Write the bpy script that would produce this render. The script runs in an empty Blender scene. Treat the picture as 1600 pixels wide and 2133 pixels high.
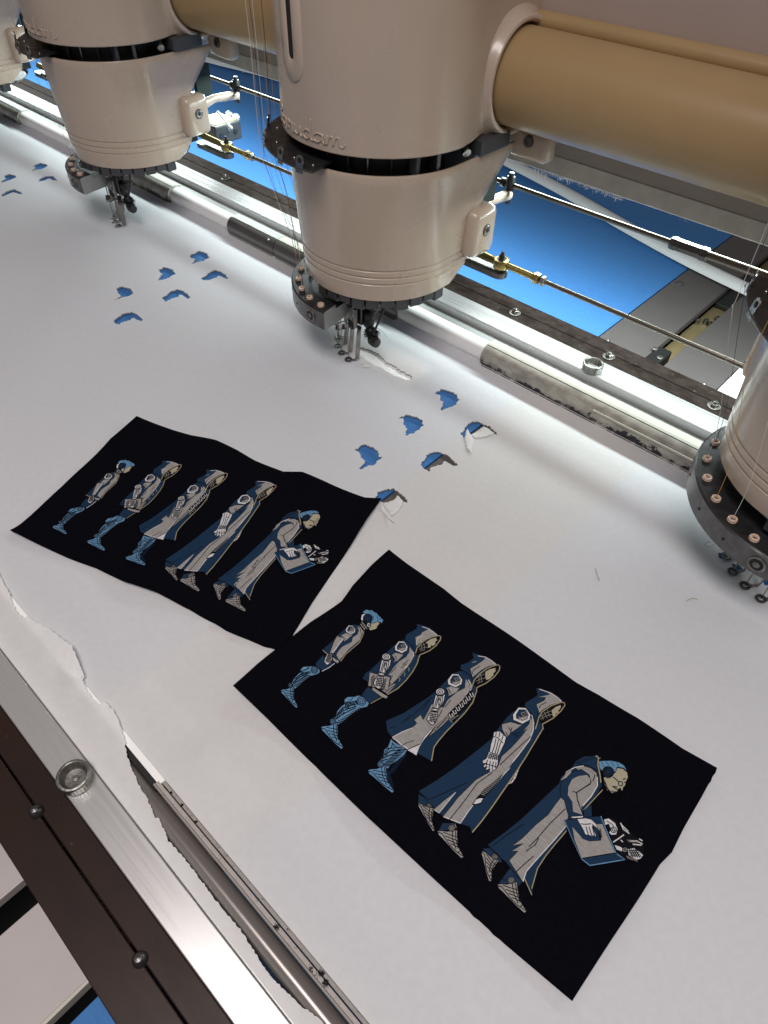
import bpy, bmesh, math, random
import numpy as np
from mathutils import Vector, Matrix
from mathutils.geometry import delaunay_2d_cdt, tessellate_polygon
random.seed(7)
scene = bpy.context.scene
COL = scene.collection

# ------------------------------------------------------------------ camera
# Calibrated from the vanishing points of the frame rails (X) and the table joints (Y).
# World: X runs along the rails, Y away from the operator, Z up, paper at z = 0, metres.
IW, IH = 1600., 2133.
CP = np.array([800., 1066.5]); VX = np.array([-1449., -514.]); VY = np.array([2716., -410.])
_a = VX - CP; _b = VY - CP
FPX = math.sqrt(-(_a @ _b))
_X = -np.array([_a[0], _a[1], FPX]); _X /= np.linalg.norm(_X)
_Y = np.array([_b[0], _b[1], FPX]); _Y /= np.linalg.norm(_Y)
_Z = np.cross(_X, _Y)
RM = np.array([_X, _Y, _Z]); CAMH = 0.376
CPOS = np.array([0., 0., CAMH])
def ray(x, y): return RM @ np.array([x - CP[0], y - CP[1], FPX])
def at(x, y, z=0.):
    d = ray(x, y); return CPOS + d * ((z - CAMH) / d[2])
def atY(x, y, Y):
    d = ray(x, y); return CPOS + d * (Y / d[1])
cam = bpy.data.cameras.new('camera'); camo = bpy.data.objects.new('camera', cam); COL.objects.link(camo)
cam.sensor_fit = 'VERTICAL'; cam.sensor_height = 36.; cam.lens = 36. * FPX / IH
cam.clip_start = .01; cam.clip_end = 50.
m = Matrix.Identity(4)
for i in range(3):
    m[i][0] = RM[i, 0]; m[i][1] = -RM[i, 1]; m[i][2] = -RM[i, 2]; m[i][3] = CPOS[i]
camo.matrix_world = m
scene.camera = camo

# ------------------------------------------------------------------ world, lamps, exposure
w = bpy.data.worlds.new('World'); scene.world = w; w.use_nodes = True
bg = w.node_tree.nodes['Background']; bg.inputs[0].default_value = (1., .90, .87, 1); bg.inputs[1].default_value = .15
def area_light(name, loc, rot, sx, sy, power, col):
    l = bpy.data.lights.new(name, 'AREA'); l.shape = 'RECTANGLE'; l.size = sx; l.size_y = sy
    l.energy = power; l.color = col
    o = bpy.data.objects.new(name, l); o.location = loc; o.rotation_euler = rot; COL.objects.link(o); return o
area_light('work_lamp_light', (-.62, .583, .1465), (math.radians(-14), 0, 0), 2.0, .022, 6.2, (.86, 1., .985))
area_light('unseen_room_light', (.12, -.28, 1.30), (math.radians(-22), math.radians(8), 0), 1.0, .55, 18.8, (1., .93, .915))  # unseen overhead source, hung low and placed to grade brightness across the paper
scene.view_settings.view_transform = 'Standard'; scene.view_settings.look = 'None'
scene.view_settings.exposure = 0.; scene.view_settings.gamma = 1.
scene.render.engine = 'CYCLES'

# ------------------------------------------------------------------ materials
def srgb(r, g, b):
    f = lambda c: (c / 12.92 if c <= .04045 else ((c + .055) / 1.055) ** 2.4)
    return (f(r / 255.), f(g / 255.), f(b / 255.), 1.)
MATS = {}
def mat(name, col, rough=.5, metal=0., col2=None, nscale=60., namt=.5, bump=0., bscale=400., speck=None, spscale=300., spth=.62, spw=.04, aniso=None, coat=0., sheen=0., trans=0., rvar=0., spec=.5, transl=0., band=None):
    """principled material: base colour varied by noise, optional dirt specks, optional fine relief"""
    M = bpy.data.materials.new(name); M.use_nodes = True
    nt = M.node_tree; N = nt.nodes; L = nt.links; P = N['Principled BSDF']
    P.inputs['Roughness'].default_value = rough; P.inputs['Metallic'].default_value = metal
    P.inputs['Specular IOR Level'].default_value = spec
    if coat: P.inputs['Coat Weight'].default_value = coat; P.inputs['Coat Roughness'].default_value = .14
    if sheen: P.inputs['Sheen Weight'].default_value = sheen
    tc = N.new('ShaderNodeTexCoord'); vec = tc.outputs['Object']
    if aniso:
        mp = N.new('ShaderNodeMapping'); mp.inputs['Scale'].default_value = aniso; L.new(vec, mp.inputs[0]); vec = mp.outputs[0]
    if col2 is None: col2 = tuple(c * .86 for c in col[:3]) + (1,)
    nz = N.new('ShaderNodeTexNoise'); nz.inputs['Scale'].default_value = nscale; nz.inputs['Detail'].default_value = 6.; nz.inputs['Roughness'].default_value = .62
    L.new(vec, nz.inputs['Vector'])
    mr = N.new('ShaderNodeMapRange'); mr.inputs['From Min'].default_value = .35; mr.inputs['From Max'].default_value = .68
    mr.inputs['To Max'].default_value = namt; L.new(nz.outputs[0], mr.inputs[0])
    mx = N.new('ShaderNodeMix'); mx.data_type = 'RGBA'; mx.inputs[6].default_value = col; mx.inputs[7].default_value = col2
    L.new(mr.outputs[0], mx.inputs[0]); out = mx.outputs[2]
    if speck:
        n2 = N.new('ShaderNodeTexNoise'); n2.inputs['Scale'].default_value = spscale; n2.inputs['Detail'].default_value = 4.; n2.inputs['Roughness'].default_value = .7
        L.new(tc.outputs['Object'], n2.inputs['Vector'])
        m2 = N.new('ShaderNodeMapRange'); m2.inputs['From Min'].default_value = spth; m2.inputs['From Max'].default_value = spth + spw; L.new(n2.outputs[0], m2.inputs[0])
        if band:
            sx = N.new('ShaderNodeSeparateXYZ'); L.new(tc.outputs['Object'], sx.inputs[0])
            mb = N.new('ShaderNodeMapRange'); mb.interpolation_type = 'SMOOTHSTEP'; mb.inputs['From Min'].default_value = band[0]; mb.inputs['From Max'].default_value = band[1]; mb.inputs['To Min'].default_value = .16; mb.inputs['To Max'].default_value = -.12
            L.new(sx.outputs[2], mb.inputs[0]); ad = N.new('ShaderNodeMath'); L.new(n2.outputs[0], ad.inputs[0]); L.new(mb.outputs[0], ad.inputs[1]); L.new(ad.outputs[0], m2.inputs[0])
        x2 = N.new('ShaderNodeMix'); x2.data_type = 'RGBA'; x2.inputs[7].default_value = speck
        L.new(m2.outputs[0], x2.inputs[0]); L.new(out, x2.inputs[6]); out = x2.outputs[2]
    L.new(out, P.inputs['Base Color'])
    if rvar:
        m3 = N.new('ShaderNodeMapRange'); m3.inputs['From Min'].default_value = .3; m3.inputs['From Max'].default_value = .7
        m3.inputs['To Min'].default_value = max(0, rough - rvar); m3.inputs['To Max'].default_value = rough + rvar
        L.new(nz.outputs[0], m3.inputs[0]); L.new(m3.outputs[0], P.inputs['Roughness'])
    if bump:
        b = N.new('ShaderNodeBump'); b.inputs['Strength'].default_value = 1.; b.inputs['Distance'].default_value = bump
        n4 = N.new('ShaderNodeTexNoise'); n4.inputs['Scale'].default_value = bscale; n4.inputs['Detail'].default_value = 5.
        L.new(vec, n4.inputs['Vector']); L.new(n4.outputs[0], b.inputs['Height']); L.new(b.outputs[0], P.inputs['Normal'])
    if transl:
        T = N.new('ShaderNodeBsdfTranslucent'); T.inputs['Color'].default_value = (.92, .93, .93, 1); S = N.new('ShaderNodeMixShader'); S.inputs[0].default_value = transl
        L.new(P.outputs[0], S.inputs[1]); L.new(T.outputs[0], S.inputs[2]); L.new(S.outputs[0], N['Material Output'].inputs[0])
    MATS[name] = M; return M
mat('cover', (.49, .395, .31, 1), .28, col2=(.44, .352, .275, 1), nscale=9, speck=(.22, .17, .13, 1), spscale=105, spth=.765, spw=.02, coat=.42, rvar=.06, bump=.00004, bscale=160)
mat('paper', (.86, .85, .845, 1), .92, col2=(.80, .79, .79, 1), nscale=240, namt=.8, bump=.00022, bscale=420, speck=(.62, .60, .59, 1), spscale=260, spth=.76, spw=.03, spec=.15, transl=.33)
mat('paper_edge_shaded', (.42, .40, .38, 1), .95, col2=(.30, .28, .26, 1), nscale=400, namt=1., spec=.1)  # darker than the sheet: rim shade put into the colour
mat('strip_dirty', (.40, .355, .33, 1), .6, col2=(.30, .265, .245, 1), nscale=300, speck=(.03, .028, .03, 1), spscale=750, spth=.60, spw=.06)
mat('strip_edge', (.36, .335, .31, 1), .45, nscale=200)
mat('patch_black', (.0022, .0022, .0042, 1), .9, col2=(.0042, .0042, .0072, 1), nscale=500, bump=.00006, bscale=1500, spec=.03)
mat('stitch_navy', (.0085, .030, .068, 1), .55, col2=(.005, .021, .055, 1), nscale=1000, namt=1., aniso=(.28, 1.5, 1), bump=.00012, bscale=1100, spec=.12)
mat('stitch_tan', (.315, .298, .285, 1), .5, col2=(.215, .202, .194, 1), nscale=1000, namt=1., aniso=(.28, 1.5, 1), bump=.00012, bscale=1100, spec=.12)
mat('stitch_white', (.62, .60, .61, 1), .45, col2=(.45, .44, .46, 1), nscale=1000, namt=1., aniso=(.28, 1.5, 1), bump=.00012, bscale=1100, spec=.12)
mat('stitch_blue', (.13, .27, .43, 1), .5, col2=(.085, .19, .32, 1), nscale=1000, namt=1., aniso=(.28, 1.5, 1), bump=.00012, bscale=1100, spec=.12)
mat('stitch_gold', (.36, .30, .18, 1), .5, col2=(.25, .21, .12, 1), nscale=1000, namt=1., aniso=(.28, 1.5, 1), bump=.00012, bscale=1100, spec=.12)
mat('stitch_skin', (.37, .335, .245, 1), .5, col2=(.32, .29, .21, 1), nscale=1000, namt=1., aniso=(.28, 1.5, 1), bump=.00012, bscale=1100, spec=.12)
mat('stitch_black', (.004, .004, .007, 1), .8, nscale=900, spec=.08)
mat('beam_paint', (.36, .245, .118, 1), .36, spec=.45, col2=(.285, .185, .092, 1), nscale=7, bump=.00008, bscale=90, speck=(.16, .11, .06, 1), spscale=55, spth=.80, spw=.03, rvar=.08)
mat('panel_paint', (.40, .315, .275, 1), .5, nscale=12)
mat('housing_grey', (.36, .32, .28, 1), .55, col2=(.28, .25, .22, 1), nscale=30, speck=(.12, .10, .09, 1), spscale=90, spth=.74)
mat('housing_lip', (.60, .57, .52, 1), .6, col2=(.45, .42, .38, 1), nscale=60, namt=.8)
mat('brown_anodised', (.028, .014, .010, 1), .42, .0, col2=(.014, .009, .007, 1), nscale=35, namt=.9, speck=(.22, .18, .17, 1), spscale=330, spth=.705, spw=.05, aniso=(.35, 1, 1), rvar=.1, spec=.2)
mat('brown_worn', (.014, .009, .0075, 1), .6, .0, col2=(.038, .028, .024, 1), nscale=130, namt=.9, speck=(.33, .29, .27, 1), spscale=420, spth=.665, spw=.06, aniso=(.6, 1, 1), rvar=.1, spec=.06)
mat('aluminium', (.72, .71, .70, 1), .30, .7, col2=(.62, .61, .61, 1), nscale=260, namt=.8, aniso=(.02, 1, 1), speck=(.22, .20, .20, 1), spscale=210, spth=.775, spw=.02, rvar=.07)
mat('aluminium_dull', (.27, .27, .265, 1), .5, .4, nscale=120, aniso=(.05, 1, 1), speck=(.10, .10, .11, 1), spscale=330, spth=.69)
mat('tube_paper', (.80, .79, .785, 1), .85, nscale=22, spec=.2)
mat('rod_steel', (.20, .18, .15, 1), .28, 1., nscale=12, namt=.3)
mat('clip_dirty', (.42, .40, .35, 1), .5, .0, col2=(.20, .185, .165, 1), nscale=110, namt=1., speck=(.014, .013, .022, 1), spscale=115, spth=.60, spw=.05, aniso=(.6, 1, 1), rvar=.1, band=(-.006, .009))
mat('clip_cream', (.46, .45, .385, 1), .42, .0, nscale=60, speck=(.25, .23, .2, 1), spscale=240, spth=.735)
mat('clip_dark', (.16, .155, .15, 1), .32, .6, col2=(.08, .08, .08, 1), nscale=50, aniso=(.2, 1, 1))
mat('tube_beige', (.27, .245, .23, 1), .24, .6, nscale=90, aniso=(.05, 1, 1))
mat('steel', (.40, .385, .35, 1), .26, 1., col2=(.24, .23, .20, 1), nscale=90, rvar=.06)
mat('steel_foot', (.30, .27, .26, 1), .3, 1., col2=(.16, .15, .145, 1), nscale=200)
mat('steel_dark', (.16, .155, .155, 1), .33, .9, col2=(.07, .07, .07, 1), nscale=160, rvar=.08)
mat('steel_worn', (.34, .33, .31, 1), .42, .9, col2=(.15, .145, .135, 1), nscale=260, namt=1., bump=.0002, bscale=500)
mat('ring_top', (.055, .053, .055, 1), .38, .6, col2=(.02, .02, .022, 1), nscale=120, namt=.9, rvar=.1)
mat('black_plastic', (.012, .012, .013, 1), .4, nscale=100)
mat('black_fuzz', (.008, .008, .009, 1), .95, nscale=300)
mat('grey_block', (.075, .077, .082, 1), .42, .3, col2=(.04, .04, .043, 1), nscale=80)
mat('ceramic', (.60, .44, .345, 1), .32, col2=(.50, .36, .28, 1), nscale=120)
mat('brass_zinc', (.40, .31, .12, 1), .30, .95, col2=(.26, .22, .09, 1), nscale=140, rvar=.08)
mat('table_blue', (.052, .180, .44, 1), .62, col2=(.044, .155, .39, 1), nscale=900, namt=1., aniso=(.12, 1, 1), bump=.0004, bscale=600, spec=.2, speck=(.20, .33, .50, 1), spscale=420, spth=.73, spw=.03)
mat('plate_grey', (.085, .074, .072, 1), .55, .0, col2=(.07, .062, .060, 1), nscale=40)
mat('plate_pale', (.43, .395, .385, 1), .5, nscale=30)
mat('white_plate', (.93, .93, .925, 1), .3, nscale=30)
mat('lint', (.75, .73, .72, 1), .95, nscale=100)
mat('recess_shade', (.004, .004, .004, 1), .6)  # near-black that stands in for shade inside slots, bores and gaps
mat('label_print', (.70, .68, .62, 1), .5, nscale=100, speck=(.1, .1, .1, 1), spscale=260, spth=.60)
mat('label_yellow', (.70, .58, .16, 1), .5)
mat('rail_strip_gold', (.24, .18, .09, 1), .5, .3, nscale=90)
mat('thread_gold', (.62, .33, .05, 1), .5); mat('thread_white', (.72, .68, .62, 1), .5); mat('thread_dark', (.035, .03, .05, 1), .5); mat('thread_tan', (.42, .30, .20, 1), .5)
mat('cable_green', (.004, .02, .012, 1), .5)

# ------------------------------------------------------------------ helpers
def link(name, me, m, parent=None, smooth=False, **tags):
    o = bpy.data.objects.new(name, me); COL.objects.link(o)
    for mm in (m if isinstance(m, (list, tuple)) else [m]): me.materials.append(MATS[mm])
    if smooth: me.polygons.foreach_set('use_smooth', [True] * len(me.polygons))
    if parent: o.parent = parent
    for k, v in tags.items(): o[k] = v
    return o
def mesh(name, V, F, m, parent=None, smooth=False, midx=None, **tags):
    me = bpy.data.meshes.new(name); me.from_pydata([tuple(map(float, v)) for v in V], [], F)
    if midx: me.polygons.foreach_set('material_index', midx)
    me.update()
    return link(name, me, m, parent, smooth, **tags)
def frombm(name, bm, m, parent=None, smooth=False, **tags):
    bmesh.ops.recalc_face_normals(bm, faces=bm.faces)
    me = bpy.data.meshes.new(name); bm.to_mesh(me); bm.free(); return link(name, me, m, parent, smooth, **tags)
def thing(name, label, cat, loc=(0, 0, 0), group=None):
    o = bpy.data.objects.new(name, None); COL.objects.link(o); o.location = loc; o.empty_display_size = .01
    o['label'] = label; o['category'] = cat
    if group: o['group'] = group
    return o
def tag(o, label, cat, group=None):
    o['label'] = label; o['category'] = cat
    if group: o['group'] = group
    return o
def bx(bm, x0, x1, y0, y1, z0, z1, bev=0., rot=None, seg=2):
    r = bmesh.ops.create_cube(bm, size=1.); vs = r['verts']
    bmesh.ops.scale(bm, vec=(x1 - x0, y1 - y0, z1 - z0), verts=vs)
    if bev:
        es = list({e for v in vs for e in v.link_edges})
        q = bmesh.ops.bevel(bm, geom=es, offset=bev, segments=seg, affect='EDGES', profile=.5)
        vs = list({v for f in q['faces'] for v in f.verts} | {v for v in vs if v.is_valid})
    if rot: bmesh.ops.rotate(bm, cent=(0, 0, 0), matrix=rot, verts=vs)
    bmesh.ops.translate(bm, vec=((x0 + x1) / 2, (y0 + y1) / 2, (z0 + z1) / 2), verts=vs)
    return vs
def box(name, x0, x1, y0, y1, z0, z1, m, parent=None, bev=0., smooth=False, rot=None, **tags):
    bm = bmesh.new(); bx(bm, x0, x1, y0, y1, z0, z1, bev, rot); return frombm(name, bm, m, parent, smooth, **tags)
def lathe_data(prof, n=32, a0=0., a1=2 * math.pi, axis='z', c=(0, 0, 0)):
    """prof: list of (r, h) ; revolved about axis through c"""
    full = abs(a1 - a0 - 2 * math.pi) < 1e-6; k = n if full else n + 1
    V = []; F = []
    for i in range(k):
        a = a0 + (a1 - a0) * i / n
        for r, h in prof:
            if axis == 'z': V.append((c[0] + r * math.cos(a), c[1] + r * math.sin(a), c[2] + h))
            elif axis == 'x': V.append((c[0] + h, c[1] + r * math.cos(a), c[2] + r * math.sin(a)))
            else: V.append((c[0] + r * math.cos(a), c[1] + h, c[2] + r * math.sin(a)))
    q = len(prof)
    for i in range(n):
        j = (i + 1) % k
        for t in range(q - 1): F.append((i * q + t, j * q + t, j * q + t + 1, i * q + t + 1))
    return V, F
def lathe(name, prof, m, parent=None, n=32, a0=0., a1=2 * math.pi, axis='z', c=(0, 0, 0), smooth=True, **tags):
    V, F = lathe_data(prof, n, a0, a1, axis, c)
    o = mesh(name, V, F, m, parent, smooth, **tags)
    if smooth:
        o.data.set_sharp_from_angle(angle=math.radians(35))
    return o
def spline(P, n=8):
    P = [np.array(p, float) for p in P]; out = []
    for i in range(len(P) - 1):
        p0 = P[max(i - 1, 0)]; p1 = P[i]; p2 = P[i + 1]; p3 = P[min(i + 2, len(P) - 1)]
        for k in range(n):
            t = k / n
            out.append(.5 * ((2 * p1) + (-p0 + p2) * t + (2 * p0 - 5 * p1 + 4 * p2 - p3) * t * t + (-p0 + 3 * p1 - 3 * p2 + p3) * t ** 3))
    out.append(P[-1]); return out
def tube_data(P, r, n=10, cap=True, base=0):
    P = [np.array(p, float) for p in P]; V = []; F = []
    R = r if isinstance(r, (list, tuple)) else [r] * len(P)
    up = None
    for i, p in enumerate(P):
        t = P[min(i + 1, len(P) - 1)] - P[max(i - 1, 0)]; t /= (np.linalg.norm(t) + 1e-12)
        if up is None:
            up = np.array([0, 0, 1.]) if abs(t[2]) < .9 else np.array([1., 0, 0])
        u = up - t * (up @ t); u /= np.linalg.norm(u); up = u; v = np.cross(t, u)
        for k in range(n):
            a = 2 * math.pi * k / n; V.append(p + R[i] * (u * math.cos(a) + v * math.sin(a)))
    for i in range(len(P) - 1):
        for k in range(n):
            F.append((base + i * n + k, base + i * n + (k + 1) % n, base + (i + 1) * n + (k + 1) % n, base + (i + 1) * n + k))
    if cap:
        F.append(tuple(base + k for k in reversed(range(n)))); F.append(tuple(base + (len(P) - 1) * n + k for k in range(n)))
    return V, F
def tube(name, P, r, m, parent=None, n=10, **tags):
    V, F = tube_data(P, r, n); o = mesh(name, V, F, m, parent, True, **tags)
    o.data.set_sharp_from_angle(angle=math.radians(50)); return o
def extr_x(name, prof, x0, x1, m, parent=None, smooth=False, closed=True, nx=1, **tags):
    """profile of (y, z) points extruded along X, capped"""
    V = []; q = len(prof)
    for i in range(nx + 1):
        x = x0 + (x1 - x0) * i / nx
        V += [(x, y, z) for y, z in prof]
    F = []
    for i in range(nx):
        for t in range(q if closed else q - 1):
            F.append((i * q + t, (i + 1) * q + t, (i + 1) * q + (t + 1) % q, i * q + (t + 1) % q))
    if closed: F.append(tuple(range(q))); F.append(tuple(reversed(range(nx * q, nx * q + q))))
    bm = bmesh.new(); me = bpy.data.meshes.new('t'); me.from_pydata(V, [], F); bm.from_mesh(me); bpy.data.meshes.remove(me)
    o = frombm(name, bm, m, parent, smooth, **tags)
    if smooth: o.data.set_sharp_from_angle(angle=math.radians(35))
    return o
def copy_tree(o, parent=None):
    c = o.copy(); COL.objects.link(c); c.parent = parent
    for ch in o.children: copy_tree(ch, c)
    return c
def inside(pts, poly):
    """vectorised point in polygon"""
    pts = np.asarray(pts); P = np.asarray(poly); res = np.zeros(len(pts), bool); n = len(P)
    x, y = pts[:, 0], pts[:, 1]; j = n - 1
    for i in range(n):
        xi, yi = P[i]; xj, yj = P[j]
        c = ((yi > y) != (yj > y)) & (x < (xj - xi) * (y - yi) / ((yj - yi) if yj != yi else 1e-12) + xi)
        res ^= c; j = i
    return res
def resample(P, d, closed=True, jit=0.):
    P = [np.array(p[:2], float) for p in P]; out = []; n = len(P)
    for i in range(n if closed else n - 1):
        a, b = P[i], P[(i + 1) % n]; L = np.linalg.norm(b - a); k = max(1, int(math.ceil(L / d)))
        nrm = np.array([-(b - a)[1], (b - a)[0]]) / (L + 1e-12)
        for t in range(k):
            q = a + (b - a) * t / k
            if jit: q = q + nrm * random.uniform(-jit, jit)
            out.append(q)
    if not closed: out.append(P[-1])
    return out
def sheet(outer, holes, grid, zf):
    """triangulated flat region with holes; returns V, F with z from zf"""
    outer = [tuple(p) for p in outer]; pts = list(outer); E = [(i, (i + 1) % len(outer)) for i in range(len(outer))]
    for h in holes:
        b = len(pts); pts += [tuple(p) for p in h]; E += [(b + i, b + (i + 1) % len(h)) for i in range(len(h))]
    o = np.array(outer); x0, y0 = o.min(0); x1, y1 = o.max(0)
    if grid:
        gx, gy = np.meshgrid(np.arange(x0 + grid / 2, x1, grid), np.arange(y0 + grid / 2, y1, grid)); g = np.c_[gx.ravel(), gy.ravel()]
        if len(g):
            g = g[inside(g, outer)]
            for h in holes:
                if len(g): g = g[~inside(g, h)]
            pts += [tuple(p) for p in g]
    r = delaunay_2d_cdt([Vector(p) for p in pts], E, [], 0, 1e-7)
    V = np.array([tuple(v) for v in r[0]]); F = [tuple(f) for f in r[2]]
    cen = np.array([V[list(f)].mean(0) for f in F]); ok = inside(cen, outer)
    for h in holes: ok &= ~inside(cen, h)
    F = [f for f, k in zip(F, ok) if k]
    # consistent upward orientation
    G = []
    for f in F:
        a, b, c = V[f[0]], V[f[1]], V[f[2]]
        G.append(f if (b[0] - a[0]) * (c[1] - a[1]) - (b[1] - a[1]) * (c[0] - a[0]) > 0 else f[::-1])
    return [(x, y, zf(x, y)) for x, y in V], G

# ================================================================== SETTING: table under the frame
XL, XR = -2.1, .75
TZ = -.0036
table = box('table', XL, -.2452, -.6, 1.35, TZ - .02, TZ, 'table_blue', kind='structure')
box('table', -.1225, XR, -.6, .52, TZ - .02, TZ, 'table_blue', kind='structure')
box('white_panel', -.1185, XR, .523, 1.35, TZ - .022, TZ - .002, 'white_plate', kind='structure')
box('machine_base', XL, XR, -.6, 1.35, -.09, -.06, 'black_plastic', kind='structure')
jp = thing('joint_plate', 'grey metal plates with an open slot between, lying between the blue table boards', 'metal plate', (-.19, .5, TZ))
def jl(x, y, z): return (x + .19, y - .5, z - TZ)
def jbox(name, x0, x1, y0, y1, z0, z1, m, bev=0., parent=jp): return box(name, x0 + .19, x1 + .19, y0 - .5, y1 - .5, z0 - TZ, z1 - TZ, m, parent, bev)
jbox('plate', -.2432, -.1915, .06, 1.3, TZ - .006, TZ + .001, 'plate_grey', .0005)
jbox('plate', -.1722, -.1195, .06, 1.3, TZ - .006, TZ + .001, 'plate_grey', .0005)
jbox('plate', -.2432, -.1922, -.6, .058, TZ - .006, TZ + .001, 'plate_pale', .0005)
jbox('plate', -.1775, -.1318, -.6, .058, TZ - .006, TZ + .001, 'plate_pale', .0005)
jbox('edge_strip', -.1315, -.1298, -.6, .058, TZ - .006, TZ + .0015, 'clip_cream')
jbox('slot_strip', -.1912, -.1725, .575, 1.1, TZ - .016, TZ - .010, 'rail_strip_gold')
jbox('slot_block', -.1905, -.1765, .575, .612, TZ - .010, TZ + .003, 'black_plastic', .001)
jbox('slot_block', -.1905, -.1735, .745, .83, TZ - .010, TZ - .004, 'black_plastic', .001)
def bolt(name, x, y, z, r, h, m, parent, socket=True, n=16):
    pr = [(0, h * .55), (r * .45, h * .55), (r * .5, h), (r * .85, h), (r, h * .85), (r, 0)] if socket else [(0, h), (r * .5, h * .93), (r * .85, h * .65), (r, h * .25), (r, 0)]
    return lathe(name, pr[::-1], m, parent, n, c=(x, y, z))
for px, py in ((1192, 0), (1496, 668), (1483, 680), (1449, 670 - 0), (1470, 672)):
    if py == 0: continue
    p = at(px, py, TZ - .008); bolt('bolt', *jl(max(-.1895, min(-.1755, p[0])), p[1], TZ - .010), .0028, .006, 'steel', jp)
for px, py in ((1545, 492), (1416, 592)):
    p = at(px, py, TZ); lathe('hole_rim', [(.0035, .0012), (.0044, .0016), (.005, .001)], 'steel_dark', jp, 16, c=jl(p[0], p[1], TZ))
for px, py in ((1368, 730), (1378, 749)):
    p = at(px, py, TZ + .003); bolt('bolt', *jl(p[0] - .002, p[1], TZ + .003), .003, .002, 'steel_worn', jp)
# raised bed under the sewing head, coloured white in place of lamp glare seen through the long tear
bed = box('needle_bed', -.43, -.325, .385, .425, -.0035, -.0018, 'white_plate', None, .0005, label='needle bed painted white for the lamp glare, glimpsed through the long torn slit', category='machine bed')

# ================================================================== FAR RAIL
fr = thing('frame_rail', 'aluminium and brown rail carrying the hex nuts, behind the sewing heads', 'rail', (0, .53, 0))
def fb(name, prof, x0, x1, m, parent=fr, smooth=False, nx=1): return extr_x(name, [(y - .53, z) for y, z in prof], x0, x1, m, parent, smooth, True, nx)
def rect(y0, y1, z0, z1, c=.0006): return [(y0 + c, z0), (y1 - c, z0), (y1, z0 + c), (y1, z1 - c), (y1 - c, z1), (y0 + c, z1), (y0, z1 - c), (y0, z0 + c)]
fb('brown_bar', rect(.5455, .5635, -.0030, .0125), XL, XR, 'brown_worn')
fb('brown_bar', rect(.5275, .5452, -.0030, .0121), XL, XR, 'brown_worn')
fb('aluminium_bar', rect(.5025, .5272, -.0030, .0138), XL, XR, 'aluminium')
fb('channel', rect(.486, .5023, -.0030, .0055), XL, XR, 'aluminium_dull')
def hexnut(name, x, y, z, r, h, m, parent):
    o = lathe(name, [(r * .98, 0), (r, h * .1), (r, h * .85), (r * .86, h), (r * .55, h), (r * .5, h * .6), (0, h * .6)], m, parent, 6, c=(x, y, z), smooth=False)
    lathe('stud', [(r * .48, h * .4), (r * .48, h * 1.35), (r * .36, h * 1.5), (0, h * 1.5)], 'steel', o, 12, c=(x, y, z)); return o
for px, py in ((1073, 652), (1268, 743), (1487, 846), (905, 575), (470, 372), (255, 268)):
    p = at(px, py, .0125); lathe('washer', [(.0036, 0), (.0058, .0004), (.0058, .0007), (.0036, .0009)], 'steel_worn', fr, 20, c=(p[0], p[1] - .53, .0122))
    hexnut('hex_nut', p[0], p[1] - .53, .0126, .0040, .0036, 'steel', fr)
for px, py in ((1270, 712), (1468, 803)):
    p = at(px, py, .008); bolt('bolt', p[0], .5655 - .53, .0, .0035, .0125, 'steel_dark', fr, False)
def knurled(name, x, y, z, r, h, label, dish=.55):
    pr = [(0, h * .45), (r * .18, h * .42), (r * .22, h * .34), (r * .60, h * .36), (r * .74, h * .62), (r * .80, h * .95), (r * .86, h), (r * .96, h * .97), (r, h * .88), (r, h * .72), (r * .97, h * .68), (r * .97, h * .12), (r * .9, 0), (0, 0)]
    n = 72; V, F = lathe_data(pr, n); q = len(pr); V = [list(v) for v in V]
    for i in range(n):
        for t in (8, 9, 10, 11):
            k = .985 if i % 2 else 1.008
            V[i * q + t][0] *= k; V[i * q + t][1] *= k
    o = mesh(name, V, F, 'steel_worn', None, True, label=label, category='thumb nut'); o.data.set_sharp_from_angle(angle=math.radians(30)); o.location = (x, y, z)
    return o
p = at(1231, 772, .0138); knurled('thumb_nut', p[0], p[1] + .001, .0138, .0094, .0085, 'knurled round steel thumb nut standing on the far aluminium rail')

# tube that the backing paper is wrapped round, with spring clips pressed over it
TY, TZc, TR = .4685, .0095, .0098
lathe('roller_tube', [(TR, XL), (TR, -1.2), (TR, -.6), (TR, 0), (TR, XR)], 'tube_paper', None, 40, axis='x', c=(0, TY, TZc), label='white tube wrapped in backing paper along the far edge of the sheet', category='tube')
def clip(x0, x1, label, main, top, ridge=True):
    t = thing('spring_clip', label, 'clip', ((x0 + x1) / 2, TY, TZc)); hx = (x1 - x0) / 2
    def arc(r, a0, a1, n=14): return [(r * math.cos(a0 + (a1 - a0) * i / n), r * math.sin(a0 + (a1 - a0) * i / n)) for i in range(n + 1)]
    D = math.radians
    ro, ri = TR + .0027, TR + .0009
    # flat cream top face and dirty curved front face
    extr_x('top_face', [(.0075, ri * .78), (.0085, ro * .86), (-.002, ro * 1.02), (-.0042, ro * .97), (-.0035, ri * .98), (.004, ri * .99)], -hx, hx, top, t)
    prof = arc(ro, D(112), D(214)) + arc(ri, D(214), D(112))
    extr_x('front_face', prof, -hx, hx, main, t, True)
    if ridge:
        extr_x('ridge', [(-.0106, .0060), (-.0122, .0066), (-.0128, .0052), (-.0116, .0040)], -hx + .12, hx - .04, top, t)
    extr_x('lower_lip', [(-.0098, -.0083), (-.0118, -.0060), (-.0132, -.0072), (-.0112, -.0092)], -hx + .002, hx - .002, main, t)
    return t
clip(-.2965, .42, 'long dirty cream spring clip with black stains, beside the thumb nut on the far rail', 'clip_dirty', 'clip_cream')
xa = at(480, 468, .012)[0]; xb = at(836, 645, .012)[0]; xm = at(579, 515, .012)[0]
clip(xa, xm, 'short dark metal spring clip beside the largest sewing head, white bead on it', 'clip_dark', 'aluminium', False)
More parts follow.
